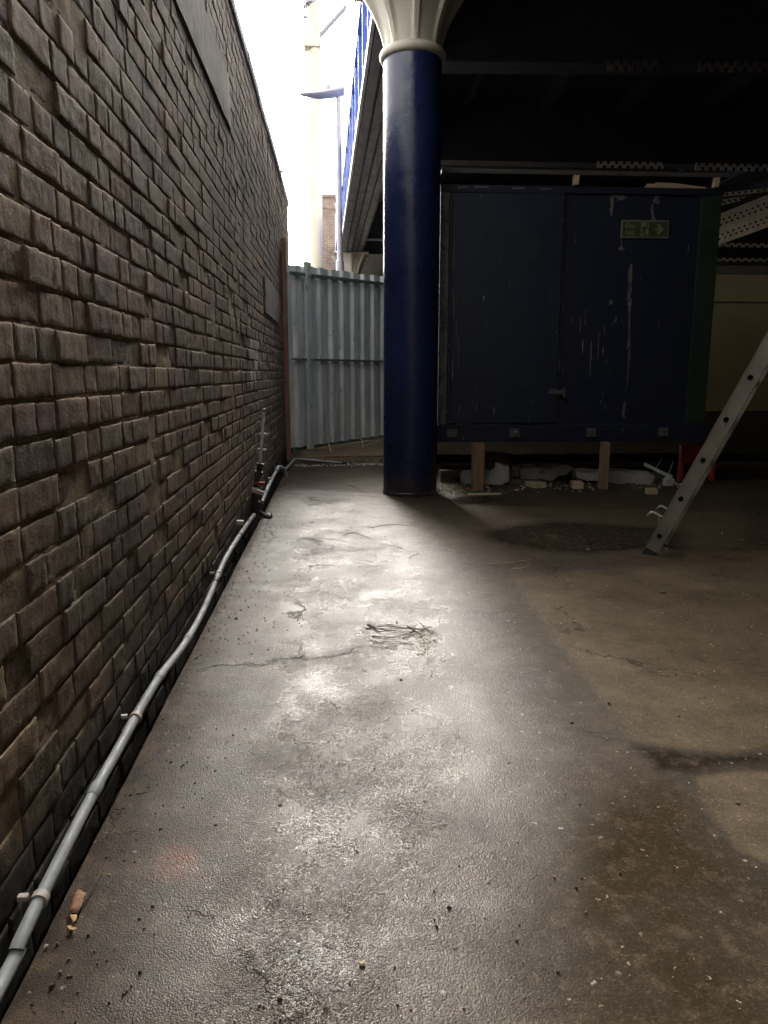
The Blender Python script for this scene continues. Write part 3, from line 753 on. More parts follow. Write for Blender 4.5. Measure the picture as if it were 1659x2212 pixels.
# mesh screen above girder
ms = thing('mesh_screen', 'pale wire mesh screen standing along the top of the blue girder', 'fence', (gx(12), 12, 6.05))
b = B()
for i in range(18):
    yy = 7+i*2.0; b.tube([(gx(yy)-HW+.03, yy, 6.04), (gx(yy)-HW+.03, yy, 8.6)], .022, 6)
b.build_each('post', WIREM, ms)
b = B()
for k in range(6):
    zz = 6.15+k*.45; b.tube([(gx(7)-HW+.03, 7, zz), (gx(41)-HW+.03, 41, zz)], .006, 4)
for i in range(60):
    yy = 7.1+i*.57; b.tube([(gx(yy)-HW+.03, yy, 6.05), (gx(yy)-HW+.03, yy, 8.55)], .005, 4)
b.build('wire_mesh', WIREM, ms)

# ------------------------------------------------------------------ bridge deck and cross girders
dk = thing('bridge_deck', 'dark underside of the wide railway bridge deck overhead', 'bridge', (8, 10, 5.6))
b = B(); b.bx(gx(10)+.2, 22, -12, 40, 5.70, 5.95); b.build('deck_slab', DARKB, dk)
b = B()
for i in range(15):
    xx = 2.1+i*1.35; b.bx(xx, xx+.12, -12, 40, 5.45, 5.695)
b.build_each('joist', DARKB, dk)
def cross(y, zb, yaw, dens, label, teeth, x1=22.0, lean=0):
    t = thing('cross_girder', label, 'girder', (5, y, zb), 'cross girders under the bridge deck')
    x0 = gx(y)+HW+.02; L = x1-x0; ry = Matrix.Rotation(yaw, 4, 'Z')
    def bar(nm, mat, yo, hy, z0, z1, s0=0, s1=L):
        b = B(); c = Vector(((s0+s1)/2, yo, (z0+z1)/2)); c = ry @ c+Vector((x0, y, 0)); b.box(c, (s1-s0, hy, z1-z0), yaw); return b.build(nm, mat, t)
    bar('web', DARKB, 0, .03, zb+.06, 5.69)
    bar('bottom_flange', DARKB, 0, .34, zb+.03, zb+.058)
    # pale rivet strips hanging on the flange's near edge, dark rivets in two staggered rows
    for s0, s1 in teeth:
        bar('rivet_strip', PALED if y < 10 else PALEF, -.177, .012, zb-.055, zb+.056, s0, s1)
        b = B(); s = s0+dens*.4; k = 0
        while s < s1:
            for (dz, ds) in ((.038, 0), (-.036, dens*.5)):
                c = ry @ Vector((s+ds, -.192, 0))+Vector((x0, y, zb+dz)); b.box(c, (dens*.34, .02, .05), yaw, .006)
            s += dens
        b.build_each('rivet', BOLTM, t)
    return t
cross(9.3, 4.62, R(-2.2), .11, 'nearest dark cross girder passing over the blue container', [(2.05, 2.65), (3.1, 7.2)])
cross(13.2, 4.62, R(0), .135, 'second cross girder with pale riveted strip just above the container roof', [(3.4, 4.55), (5.1, 9.6)])
cross(5.3, 4.62, R(0), .11, 'cross girder overhead just in front of the blue column', [])
cross(21.0, 4.70, R(1), .22, 'far cross girder edge seen right of the container under the lattice beams', [(8, 14.5)])
cross(23.6, 4.70, R(1), .24, 'farthest cross girder edge seen right of container just above yellow wall', [(9, 16)])
# walls added to keep stray light out from under the deck
ew = thing('light_block_wall', 'added dark brick wall blocking light under the bridge behind the container', 'wall', (2, 12.8, 0))
b = B(); b.bx(1.0, 5.7, 12.75, 12.95, -.1, 4.5); b.build('blocker_face', BLOCKB, ew)
aw = thing('enclosure_blocker', 'unseen added walls blocking light from the space under the bridge deck', 'wall', (20, 10, 0))
b = B(); b.bx(20, 20.3, -12, 40, -.1, 5.69); b.bx(1.5, 20, 39.5, 39.8, -.1, 5.69); b.bx(-12, 20, -5.3, -5.0, -.1, 8.0); b.build('blocker_face', BLOCKB, aw)  # unseen walls at right, far end and behind camera, added to cut light
# lattice braces
def brace(quad, Y, label, rows=2, th=.03):
    q0, q1, q2, q3 = [Vector((a, c_)) for a, c_ in quad]; quad = [q0+(q0-q1)*.3, q1, q2, q3+(q3-q2)*.3]
    c = [P(u, v, Y) for u, v in quad]; c[1] = P(quad[1][0], quad[1][1], Y+.02); 
    t = thing('lattice_brace', label, 'brace', (c[0]+c[2])/2, 'pale perforated lattice braces')
    V = [Vector(q) for q in c]+[Vector(q)+Vector((0, th, 0)) for q in c]
    b = B(); b.add(V, [(0, 1, 2, 3), (7, 6, 5, 4), (0, 1, 5, 4), (1, 2, 6, 5), (2, 3, 7, 6), (3, 0, 4, 7)]); b.build('flat_bar', PALEF, t)
    b = B(); L = (c[1]-c[0]).length; nn = int(L/.11)
    for r_ in range(rows):
        w_ = .42+.24*r_ if rows > 1 else .5
        for i in range(nn):
            s = (i+.5*(r_ % 2)+.3)/nn
            q = c[0].lerp(c[1], s).lerp(c[3].lerp(c[2], s), w_); b.tube([q+Vector((0, -.010, 0)), q+Vector((0, .004, 0))], .021, 8)
    b.build_each('rivet', BOLTM, t); return t
brace([(1562, 459), (1820, 355), (1820, 403), (1562, 496)], 13.9, 'upper broad pale riveted brace sloping up right of the container')
brace([(1562, 491), (1820, 392), (1820, 432), (1562, 526)], 14.3, 'lower broad pale riveted brace sloping up right of the container')
brace([(1540, 433), (1612, 424), (1600, 433), (1540, 448)], 14.6, 'short pale riveted end piece above the two sloping braces', 2)
brace([(1562, 416), (1820, 390), (1820, 396), (1562, 424)], 13.5, 'thin pale bar topmost of the lattice right of the container', 1)

# ------------------------------------------------------------------ container shed
CY = 7.46
def cP(u, v): q = P(u, v, CY); return q.x, q.z
X0, X1, ZB, ZT = 1.04, 3.80, .485, 2.95
cs = thing('container_shed', 'dark blue raised steel container cabin with chipped paint on timber posts', 'container', (2.4, CY+1.2, ZB))
b = B(); b.bx(X0, X1, CY+.03, CY+2.4, ZB+.1, ZT-.06, .01); b.build('body', CONT, cs)
b = B(); b.bx(X0-.03, X1+.0, CY-.01, CY+.029, ZB, ZB+.175, .005); b.build('bottom_rail', CONT, cs)
b = B(); b.bx(X0-.02, X1+.02, CY+.005, CY+.029, 2.885, ZT, .006); b.build('top_rail', CONT, cs)
b = B(); b.bx(X0-.02, X1+.03, CY-.06, CY+2.45, ZT+.085, ZT+.128, .008); b.build('roof_edge_beam', worn('roof_edge', (.035, .036, .04), (.06, .06, .062), .8, 0, 5), cs)
b = B(); b.bx(X0-.02, X1+.02, CY+.35, CY+2.42, ZT-.03, ZT+.084); b.build('roof', DARKB, cs)
b = B(); x0, z0 = cP(952, 600); b.bx(X0-.02, 1.105, CY-.005, CY+.029, ZB+.18, 2.88, .004); b.build('corner_post', FLAKE, cs)
b = B(); xa = P(1497, 750, CY).x; b.bx(3.60, 3.80, CY+.002, CY+.029, ZB+.18, 2.88, .003); b.build('green_corner_post', GREENP, cs)
# door
x0, _ = cP(975, 700); x1, _ = cP(1208, 700); _, z1 = cP(1090, 418); _, z0 = cP(1090, 914)
dr = B(); dr.bx(x0, x1, CY-.012, CY+.029, z0, z1, .006); door = dr.build('door', CONTD, cs)
b = B(); b.bx(x0-.025, x1+.025, CY+.008, CY+.0285, z1+.008, z1+.035, .003); b.bx(x0-.022, x0-.008, CY+.008, CY+.0285, z0, z1); b.bx(x1+.008, x1+.02, CY+.008, CY+.0285, z0, z1); b.build('door_frame', worn('frame_dark', (.02, .02, .024), (.05, .05, .05), .7, 0, 20, chip=.62, chipc=(.25, .24, .22)), cs)
xh, zh = cP(1205, 847)
b = B(); b.bx(xh-.10, xh+.06, CY-.024, CY-.014, zh-.022, zh+.022, .003); b.bx(xh+.045, xh+.065, CY-.045, CY-.014, zh-.05, zh+.045, .004); b.tube([(xh-.09, CY-.026, zh+.025), (xh-.02, CY-.03, zh+.025)], .008, 8)
b.build('hasp', worn('hasp_metal', (.06, .06, .065), (.12, .12, .12), .5, .3), door)
xk, zk = cP(1030, 694); b = B(); b.bx(xk-.012, xk+.010, CY-.016, CY-.011, zk-.10, zk+.08, .002); b.build('pull_slot', BOLTM, door)
for u in (976, 1110, 1275, 1430):
    xq, zq = cP(u, 943); b = B(); b.box((xq, CY-.02, ZB+.10), (.10, .022, .075), None, .006); b.box((xq, CY-.034, ZB+.058), (.11, .02, .012), None, .003); b.build('lug', worn('lug_metal', (.05, .055, .06), (.09, .09, .09), .7, 0, 20, chip=.66), cs)
# peeled vertical strip and drips: thin raised flakes on the paint
def flakes(name, spec, mat, parent, yy):
    b = B()
    for (u, v, wd_, ht) in spec:
        x, z = cP(u, v); n = 7; V = []
        seed = rnd.uniform(0, 99)
        for i in range(n+1):
            s = i/n; ww = wd_*(.35+.65*abs(noise.noise(Vector((s*3.1, seed, 0)))*1.6+.4))*(math.sin(math.pi*(.08+.86*s)))**.5; cx_ = wd_*.5*noise.noise(Vector((s*2, seed, 4)))
            V += [(x+cx_-ww/2, yy, z-ht*(s-.5)), (x+cx_+ww/2, yy, z-ht*(s-.5))]
        V2 = V+[(a, yy+.003, c_) for a, _, c_ in V]; m0 = len(V); F = []
        for i in range(n): F += [(2*i, 2*i+1, 2*i+3, 2*i+2), (2*i, 2*i+2, m0+2*i+2, m0+2*i), (2*i+1, 2*i+3, m0+2*i+3, m0+2*i+1)]
        F += [(0, 1, m0+1, m0), (2*n, 2*n+1, m0+2*n+1, m0+2*n)]
        b.add(V2, F)
    return b.build(name, mat, parent)
drips = [(1295, 745, .008, .28), (1278, 776, .010, .36), (1255, 700, .009, .16), (1266, 686, .008, .15), (1308, 712, .008, .09), (1237, 690, .006, .05), (1362, 600, .008, .18), (1345, 520, .008, .1), (1358, 635, .006, .1), (1388, 600, .005, .06), (1310, 880, .006, .08), (1325, 700, .006, .06), (1425, 700, .005, .08), (1305, 850, .006, .07), (1218, 800, .006, .07)]
DRIPD = worn('paint_drip_dull', (.09, .09, .09), (.2, .2, .19), .7)
flakes('paint_drip', drips, DRIPD, cs, CY+.027)
ddr = [(980, 660, .006, .2), (985, 720, .008, .24), (990, 760, .006, .3), (1066, 888, .011, .11), (1028, 880, .008, .12), (1050, 700, .006, .05), (992, 885, .012, .1), (977, 640, .010, .14), (1002, 650, .006, .06), (1100, 610, .005, .05), (1192, 700, .006, .06), (1080, 560, .005, .03), (1130, 830, .005, .04), (1020, 870, .006, .05), (979, 560, .012, .18), (977, 800, .012, .22), (1188, 640, .005, .06), (1147, 868, .006, .03)]
flakes('paint_drip', ddr, DRIPD, door, CY-.0145)
fs = [(1363, 620, .05, .45), (1362, 700, .03, .5), (1360, 780, .025, .5), (1352, 885, .06, .16), (1340, 420, .16, .10), (1325, 440, .05, .22), (1420, 425, .10, .12), (1413, 470, .06, .26), (1450, 412, .14, .05), (1346, 535, .06, .05), (1300, 870, .02, .05), (1322, 652, .06, .05), (1332, 690, .04, .06)]
for f_ in fs: flakes('flaked_patch', [f_], FLAKE, cs, CY+.026)
fl2 = [(1000, 405, .10, .022), (1040, 404, .14, .018), (1120, 407, .12, .014), (1180, 408, .1, .012), (1060, 917, .22, .012), (1000, 916, .14, .012)]
b = B()
for (u, v, a, c_) in fl2:
    x, z = cP(u, v); b.box((x, CY+.003, z), (a, .008, c_), None, .002, .002)
b.build('bare_edge', FLAKE, cs)
# sign
xa, za = cP(1342, 513); xb, zb_ = cP(1447, 476)
sg = thing('exit_sign', 'small green and pale fire exit sign with running man and right arrow on blue cabin', 'sign', ((xa+xb)/2, CY, (za+zb_)/2))
yS = CY+.012
b = B(); b.bx(xa, xb, yS, CY+.024, za, zb_, .002); b.build('border', SPALE, sg)
b = B(); b.bx(xa+.012, xb-.012, yS-.002, yS+.004, za+.012, zb_-.012); b.build('panel', SGREEN, sg)
SWd, SHt = xb-xa, zb_-za
def spoly(name, poly, mat, lay):
    mt = Matrix(((1, 0, 0, xa), (0, 0, 1, yS-.002-lay), (0, 1, 0, za), (0, 0, 0, 1)))
    b = B(); b.prism([(px_*SWd, py_*SHt) for px_, py_ in poly], mt, .0012); return b.build(name, mat, sg)
spoly('arrow', [(.71, .44), (.78, .44), (.74, .22), (.80, .22), (.90, .5), (.80, .78), (.74, .78), (.78, .56), (.71, .56)], SPALE, .002)
spoly('doorway', [(.405, .12), (.575, .12), (.575, .88), (.405, .88)], SPALE, .002)
bm_ = B(); mt = Matrix(((1, 0, 0, xa), (0, 0, 1, yS-.0052), (0, 1, 0, za), (0, 0, 0, 1)))
for pl in ([(.455, .60), (.52, .68), (.545, .62), (.50, .40), (.455, .42)], [(.455, .44), (.50, .42), (.50, .26), (.56, .13), (.53, .12), (.465, .26)], [(.46, .44), (.48, .38), (.44, .28), (.38, .26), (.375, .32), (.425, .35)],
           [(.52, .66), (.575, .56), (.57, .50), (.52, .56)], [(.46, .62), (.415, .54), (.41, .44), (.43, .44), (.44, .52), (.475, .56)],
           [(.53+.022*math.cos(k*.785), .765+.065*math.sin(k*.785)) for k in range(8)]):
    bm_.prism([(a*SWd, c_*SHt) for a, c_ in pl], mt, .0012)
bm_.build('running_man', SGREEN, sg)
def text(txt, x, z, size):
    cu = bpy.data.curves.new('t', 'FONT'); cu.body = txt; cu.size = size; cu.extrude = .0006; cu.align_x = 'LEFT'; cu.offset = .0009
    to = bpy.data.objects.new('t', cu); link(to); dg = bpy.context.evaluated_depsgraph_get(); me = bpy.data.meshes.new_from_object(to.evaluated_get(dg))
    bpy.data.objects.remove(to); me.transform(Matrix.Translation((x, yS-.0035, z)) @ Matrix.Rotation(math.pi/2, 4, 'X')); me.materials.clear(); me.materials.append(SPALE)
    o = bpy.data.objects.new('lettering', me); link(o); o.parent = sg; o.matrix_parent_inverse = parent_world(sg).inverted()
text('Fire', xa+.085*SWd, za+.56*SHt, .062); text('exit', xa+.085*SWd, za+.20*SHt, .062)
# things on container roof
ZR = ZT+.0
def tb(name, mat, label, cat, c, d, rot=0, bev=.004, jit=.0, group=None):
    b = B(); b.box(c, d, rot, bev, jit); return tag(b.build(name, mat, None, loc=c), label, cat, group)
for u, lab in ((1242, 'small pale wooden chock on the container roof above the door side'), (1544, 'small pale wooden chock on the container roof at the right corner')):
    x, _ = cP(u, 380); mt = Matrix.Translation((x, CY-.0, ZT+.001)) @ Matrix.Rotation(R(90), 4, 'X')
    b = B(); b.prism([(-.02, 0), (.018, 0), (.026, .045), (.028, .084), (-.028, .084)], mt, .06); tag(b.build('wooden_chock', TIMBP, None, loc=(x, CY+.1, ZT)), lab, 'chock', 'chocks on the container roof')
mt = Matrix.Translation((cP(1395, 390)[0], CY+.03, ZT+.001)) @ Matrix.Rotation(R(90), 4, 'X')
b = B(); b.prism([(0, 0), (.02, .035), (.10, .035), (.11, .05), (.30, .045), (.46, .025), (.62, .012), (.62, 0)], mt, .018)
tag(b.build('torn_board', TIMBP, None, loc=(cP(1430, 390)[0], CY+.02, ZT)), 'long torn pale board lying on the container roof above the exit sign', 'board')
mt = Matrix.Translation((cP(1128, 390)[0], CY+.2, ZT+.001)) @ Matrix.Rotation(R(90), 4, 'X')
b = B(); b.prism([(0, 0), (.78, 0), (.78, .084), (0, .084)], mt, .03)
tag(b.build('grey_panel', DULL, None, loc=(cP(1170, 380)[0], CY+.1, ZT)), 'dull grey panel standing on the container roof over the door', 'panel')

# ------------------------------------------------------------------ timber posts under the container
for (u0, u1, lab) in ((1021, 1045, 'left brown timber post propping the container beside the white broken block'), (1304, 1321, 'right brown timber post propping the container in front of the long slab')):
    a = G((u0+u1)/2, 1060); x_ = a.x; wd_ = (u1-u0)/F0*7.35
    b = B(); b.box((x_, 7.405, .24), (wd_, .10, .48), R(4 if u0 < 1100 else -5), .004, .002)
    tag(b.build('timber_prop', TIMB, None, loc=(x_, 7.405, 0)), lab, 'post', 'timber posts under the container')

# rubble
def rock(name, mat, label, cat, c, poly, depth, bev=.012, yaw=0, group=None):
    """broken block: outline seen from the front, extruded backwards and roughened"""
    x_seed = rnd.uniform(0, 50); c = Vector(c); mt = Matrix.Translation(c) @ Matrix.Rotation(yaw, 4, 'Z') @ Matrix.Rotation(R(90), 4, 'X') @ Matrix.Translation((0, 0, -depth))
    b = B(); b.prism(poly, mt, depth); o = b.build(name, mat, None, loc=c)
    bm = bmesh.new(); bm.from_mesh(o.data); bmesh.ops.bevel(bm, geom=list(bm.edges), offset=bev*.35, segments=1, affect='EDGES', clamp_overlap=True)
    bmesh.ops.triangulate(bm, faces=[f for f in bm.faces if len(f.verts) > 4]); bmesh.ops.subdivide_edges(bm, edges=[e for e in bm.edges if e.calc_length() > .04], cuts=2, use_grid_fill=True)
    big = bev > .006
    for q in bm.verts:
        if big: q.co += Vector((noise.noise(q.co*6+Vector((x_seed, 0, 0))), noise.noise(q.co*6+Vector((9, x_seed, 4))), 1.1*noise.noise(q.co*6+Vector((3, 3, x_seed)))))*.026+Vector((noise.noise(q.co*45), noise.noise(q.co*45+Vector((1, 1, 1))), noise.noise(q.co*45+Vector((2, 2, 2)))))*.006
        q.co += Vector((noise.noise(q.co*14), noise.noise(q.co*14+Vector((9, 1, 4))), .6*noise.noise(q.co*14+Vector((3, 3, 3)))))*(.007 if bev > .006 else .002)
        if q.co.z < 0: q.co.z = 0
    bm.to_mesh(o.data); bm.free(); return tag(o, label, cat, group)
def gq(u, v): q = G(u, v); return (q.x, q.y, 0)
rock('broken_block', PLASTER, 'large white broken block with a notched top behind the left timber post', 'rubble', gq(1056, 1048), [(-.12, 0), (.13, 0), (.21, .05), (.21, .20), (.13, .22), (.07, .22), (.05, .16), (.0, .12), (-.05, .15), (-.12, .13)], .16, .012, R(-12))
rock('broken_block', PLASTER, 'small squarish white block left of the left timber post', 'rubble', gq(1015, 1046), [(-.06, 0), (.05, 0), (.05, .13), (-.04, .14), (-.06, .1)], .16, .01, R(10))
rock('broken_block', PLASTER, 'flat white slab lying under the middle of the container', 'rubble', gq(1150, 1040), [(-.12, .03), (-.02, 0), (.1, .02), (.2, 0), (.3, .04), (.42, .05), (.48, .14), (.36, .16), (.2, .13), (.06, .16), (-.13, .15)], .3, .012, R(8))
rock('broken_block', PLASTER, 'small white lump just left of the right timber post', 'rubble', gq(1262, 1040), [(-.08, 0), (.08, 0), (.13, .05), (.08, .11), (-.02, .12), (-.09, .08)], .15)
rock('broken_slab', PLASTER, 'long curved grey white slab stretching right from the right timber post', 'rubble', gq(1345, 1046), [(-.50, .06), (-.3, .05), (-.15, .01), (.0, 0), (.26, 0), (.33, .03), (.35, .08), (.28, .12), (.1, .125), (-.12, .15), (-.3, .13), (-.50, .14)], .24, .015, R(-6))
rock('timber_offcut', TIMBP, 'pale sawn timber offcut lying in front of the flat white slab', 'timber', gq(1167, 1054), [(-.07, 0), (.07, 0), (.07, .05), (-.07, .05)], .34, .003, R(14))
rock('timber_offcut', TIMBP, 'pale timber offcut lying just left of the right timber post', 'timber', gq(1247, 1056), [(-.05, 0), (.06, 0), (.065, .055), (-.05, .055)], .24, .003, R(-12))
rock('timber_offcut', TIMBP, 'small pale block lying in front of the right end of the long curved slab', 'timber', gq(1410, 1068), [(-.045, 0), (.05, 0), (.05, .055), (-.045, .055)], .08, .004, R(3))
rock('timber_offcut', TIMBP, 'thin pale splinter of board lying in front of the left timber post', 'timber', gq(1048, 1070), [(-.17, .0), (.14, 0), (.17, .014), (.02, .018), (-.17, .012)], .05, .002, R(3))
rock('dark_board', DULL, 'dark angular board standing behind the notched white block', 'board', (1.63, 7.9, 0), [(-.16, 0), (.30, 0), (.26, .32), (-.02, .34), (-.16, .2)], .05, .004, R(6))
rock('dark_board', DULL, 'brown plank lying behind the pale timber offcut under the container', 'board', gq(1120, 1048), [(-.2, 0), (.3, 0), (.3, .05), (-.2, .06)], .12, .004, R(-22))
rock('dark_board', DULL, 'dark board lying beside the blue column under the container', 'board', gq(975, 1042), [(-.12, .06), (.16, .06), (.16, .13), (-.12, .13), (-.12, 0), (-.1, 0)], .1, .004, R(0))
# angle bracket with two wires
q = Vector(gq(1420, 1045)); b = B()
mt = Matrix.Translation(q+Vector((-.02, .02, .15))) @ Matrix.Rotation(R(26), 4, 'Y')
b.box(q+Vector((0, 0, .14)), (.34, .03, .035), Matrix.Rotation(R(25), 4, 'Y'), .003)
ab = thing('metal_bracket', 'tilted metal angle with two upright wires on the right end of the rubble', 'bracket', q)
b.build('angle_bar', GALV, ab)
b = B(); b.tube([q+Vector((-.03, 0, .16)), q+Vector((.03, 0, .27))], .003, 5); b.tube([q+Vector((.11, 0, .09)), q+Vector((.16, 0, .24))], .003, 5); b.build_each('wire', GALV, ab)
b = B(); b.box(q+Vector((.02, .03, .06)), (.26, .08, .12), R(5), .01, .005); b.build('foot_block', DULL, ab)
rock('broken_cup', PLASTER, 'small white cup shaped shard at the right end of the rubble', 'rubble', gq(1444, 1050), [(-.04, .0), (.03, 0), (.055, .05), (.05, .08), (-.01, .09), (-.05, .05)], .06)

# ------------------------------------------------------------------ red trolley behind ladder
rt = thing('red_stand', 'red metal stand behind the foot of the ladder under the container edge', 'stand', (3.6, 7.7, 0))
q = P(1470, 1030, 7.9); q2 = P(1543, 1035, 7.9)
b = B(); b.bx(q.x-.02, q.x+.22, 7.88, 7.95, .20, .40, .006); b.build('side_panel', REDM, rt)
b = B(); b.bx(q2.x-.05, q2.x-.01, 7.88, 7.95, 0, .42, .004); b.build('leg', REDM, rt)
b = B(); b.bx(q.x-.02, q.x+.02, 7.88, 7.95, 0, .199, .004); b.build('leg', REDM, rt)
b = B(); b.bx(q.x+.221, q2.x-.051, 7.90, 7.93, .33, .37, .004); b.build('cross_bar', REDM, rt)

# ------------------------------------------------------------------ yellow building behind, right
yb = thing('yellow_wall', 'dull yellow rendered wall of the room beyond the container on the right', 'wall', (6.6, 13, 0))
YY = 12.2
yx0 = P(1470, 800, YY).x; z1 = P(1600, 592, YY).z
b = B(); b.bx(yx0, 16, YY, YY+.2, .55, z1); b.build('rendered_face', YELW, yb)
b = B(); b.bx(yx0, 16, YY-.03, YY+.2, z1+.002, z1+.13); b.build('top_band', worn('band_grey', (.1, .09, .09), (.16, .15, .14), .8), yb)
b = B(); b.bx(yx0, 16, YY-.012, YY-.001, P(1600, 653, YY).z-.012, P(1600, 653, YY).z+.012); b.build('ledge', DULL, yb)
b = B(); b.bx(yx0, 16, YY-.1, YY+.2, 0, .549); b.build('plinth', DULL, yb)

# ------------------------------------------------------------------ ladder
foot = G(1402, 1199); top_s = P(1617, 823, 4.33)
ax = (top_s-foot).normalized()
rg = Vector((.57, .82, 0)); rg = (rg-ax*rg.dot(ax)).normalized(); dp = ax.cross(rg).normalized()
if dp.x < 0: dp = -dp
LW, LD, TH = .33, .085, .0028
LT = 3.3
ld = thing('ladder', 'aluminium ladder leaning to the right with its foot on the concrete', 'ladder', foot)
FR = Matrix((( rg.x, dp.x, ax.x, 0), (rg.y, dp.y, ax.y, 0), (rg.z, dp.z, ax.z, 0), (0, 0, 0, 1)))
sp_ = .277; z1st = .145
def stile(off, sgn):
    """channel section whose web has a D shaped opening at each rung; off along rung axis"""
    b = B(); org = Matrix.Translation(foot+rg*off) @ FR
    zs_ = [0.02]; 
    k = 0; n = 14; hr = .0165
    hole = [(hr*math.cos(2*math.pi*i/n)*(1.0 if math.cos(2*math.pi*i/n) < 0 else .8), hr*math.sin(2*math.pi*i/n)) for i in range(n)]
    zc = [z1st+sp_*i for i in range(int((LT-z1st)/sp_)+1)]
    zprev = .0; hw = LD/2
    def V3(x, y, z): return org @ Vector((x, y, z))
    for z in zc:
        za_, zb2 = z-.03, z+.03
        for xx in (0, TH*sgn):
            b.add([V3(xx, -hw, zprev), V3(xx, hw, zprev), V3(xx, hw, za_), V3(xx, -hw, za_)], [(0, 1, 2, 3)])
            outer = []
            for i in range(n):
                c_, s_ = math.cos(2*math.pi*i/n), math.sin(2*math.pi*i/n); kx = hw/max(abs(c_), 1e-6); kz = .03/max(abs(s_), 1e-6); kk = min(kx, kz); outer.append((c_*kk, s_*kk))
            # exact rectangle corners
            vs = [V3(xx, p[0], z+p[1]) for p in hole]+[V3(xx, p[0], z+p[1]) for p in outer]
            b.add(vs, [(i, (i+1) % n, n+(i+1) % n, n+i) for i in range(n)])
            cor = [(hw, .03), (-hw, .03), (-hw, -.03), (hw, -.03)]
            for cx_, cz_ in cor:
                ang = math.atan2(cz_, cx_) % (2*math.pi); i = int(ang/(2*math.pi)*n); p, q_ = outer[i], outer[(i+1) % n]
                b.add([V3(xx, p[0], z+p[1]), V3(xx, cx_, z+cz_), V3(xx, q_[0], z+q_[1])], [(0, 1, 2)])
        zprev = zb2
    for xx in (0, TH*sgn):
        b.add([V3(xx, -hw, zprev), V3(xx, hw, zprev), V3(xx, hw, LT), V3(xx, -hw, LT)], [(0, 1, 2, 3)])
    for s in (-1, 1):   # flanges
        y0_, y1_ = s*hw, s*(hw-TH)
        xa_, xb2 = -.006*sgn, .026*sgn
        vs = [V3(x, y, z) for z in (0, LT) for x, y in ((xa_, y0_+s*.002), (xb2, y0_+s*.002), (xb2, y1_), (xa_, y1_))]
        b.add(vs, [(0, 1, 2, 3), (7, 6, 5, 4), (0, 1, 5, 4), (1, 2, 6, 5), (2, 3, 7, 6), (3, 0, 4, 7)])
    o = b.build('stile', ALU, ld)
    return o
stile(0, 1); stile(LW, -1)
for i in range(int((LT-z1st)/sp_)+1):
    b = B(); c_ = foot+ax*(z1st+sp_*i); n = 14; hr = .0165
    ring = lambda o_, r_: [c_+rg*o_+dp*(r_*math.cos(2*math.pi*k/n)*(1 if math.cos(2*math.pi*k/n) < 0 else .8))+ax*(r_*math.sin(2*math.pi*k/n)) for k in range(n)]
    vs = ring(-.004, .0165)+ring(-.004, .019)+ring(LW+.004, .019)+ring(LW+.004, .0165); F = []
    for a_, c2 in ((0, 1), (1, 2), (2, 3), (3, 0)):
        for k in range(n): F.append((a_*n+k, a_*n+(k+1) % n, c2*n+(k+1) % n, c2*n+k))
    b.add(vs, F); b.build('rung', ALUD, ld, True)
for off in (0, LW):
    b = B(); q = foot+rg*off+ax*.012; mt = Matrix.Translation(q) @ FR
    b.box(q+rg*(.01 if off == 0 else -.01), (.034, LD+.006, .05), FR, .005); b.build('rubber_foot', RUBBER, ld)
# two hooks on the back edge near the bottom
for off in (.02, LW-.02):
    b = B(); c_ = foot+ax*.26+rg*off-dp*(LD/2)
    b.tube(catmull([c_, c_-dp*.05+ax*.0, c_-dp*.075-ax*.005, c_-dp*.085-ax*.04], 4), [.010]*12+[.006], 8); b.tube([c_-ax*.05, c_-dp*.03+ax*.0], .008, 6); b.build('hook', ALU, ld, True)
b = B()
for z_, y_ in ((.215, .012), (.187, .022), (.95, .01)):
    q = foot+ax*z_+dp*y_; b.tube([q-rg*.003, q], .0045, 8)
b.build_each('stile_rivet', RUBBER, ld)

# ------------------------------------------------------------------ beyond the fence
q = P(680, 500, 24)
mast = thing('mast', 'tall cream concrete mast with cable fittings against the white sky', 'mast', (q.x, 24, 0))
b = B(); zt = P(680, 8, 24).z; b.tube([(q.x, 24, 0), (P(680, 10, 24).x, 24, zt)], [.20, .165], 16); b.build('pole', MASTM, mast, True)
b = B(); b.tube([(q.x+.02, 24, zt-.02), (q.x+.02, 24, zt+.08)], .19, 16); b.build('pole_cap', LAMPM, mast)
zb1 = P(680, 98, 24).z
b = B(); b.bx(q.x-.24, q.x+.26, 23.78, 24.22, zb1-.10, zb1+.12, .02); b.build('clamp_band', MASTM, mast)
a = P(690, 78, 24); c_ = P(748, 14, 24.0)
b = B(); b.tube([a, c_], .07, 8); b.build('diagonal_arm', LAMPM, mast)
b = B(); a2 = P(693, 99, 24); c2 = P(748, 91, 24); b.tube([a2, c2], .02, 6)
for i in range(9): p = a2.lerp(c2, .25+.08*i); b.tube([p, p.lerp(c2, .03)], .06, 8)
b.build('insulator', LAMPM, mast)
b = B()
for v in (14, 37): a3 = P(655, v, 24); b.tube([a3, P(668, v, 24)], .025, 6); b.tube([a3, a3+Vector((.12, 0, 0))], .06, 8)
b.build('side_pin', LAMPM, mast)
q = P(733, 400, 17)
lp = thing('street_lamp', 'grey street lamp with flat curved head beside the blue girder', 'lamp', (q.x, 17, 0))
zt = P(735, 205, 17).z
b = B(); b.tube([(q.x, 17, 0), (q.x, 17, 3.6), (q.x, 17, 3.62), (q.x, 17, zt)], [.085, .085, .06, .05], 12); b.build('pole', LAMPM, lp, True)
b = B(); h0 = P(743, 196, 17); h1 = P(645, 203, 17)
n = 12; V = []; F = []
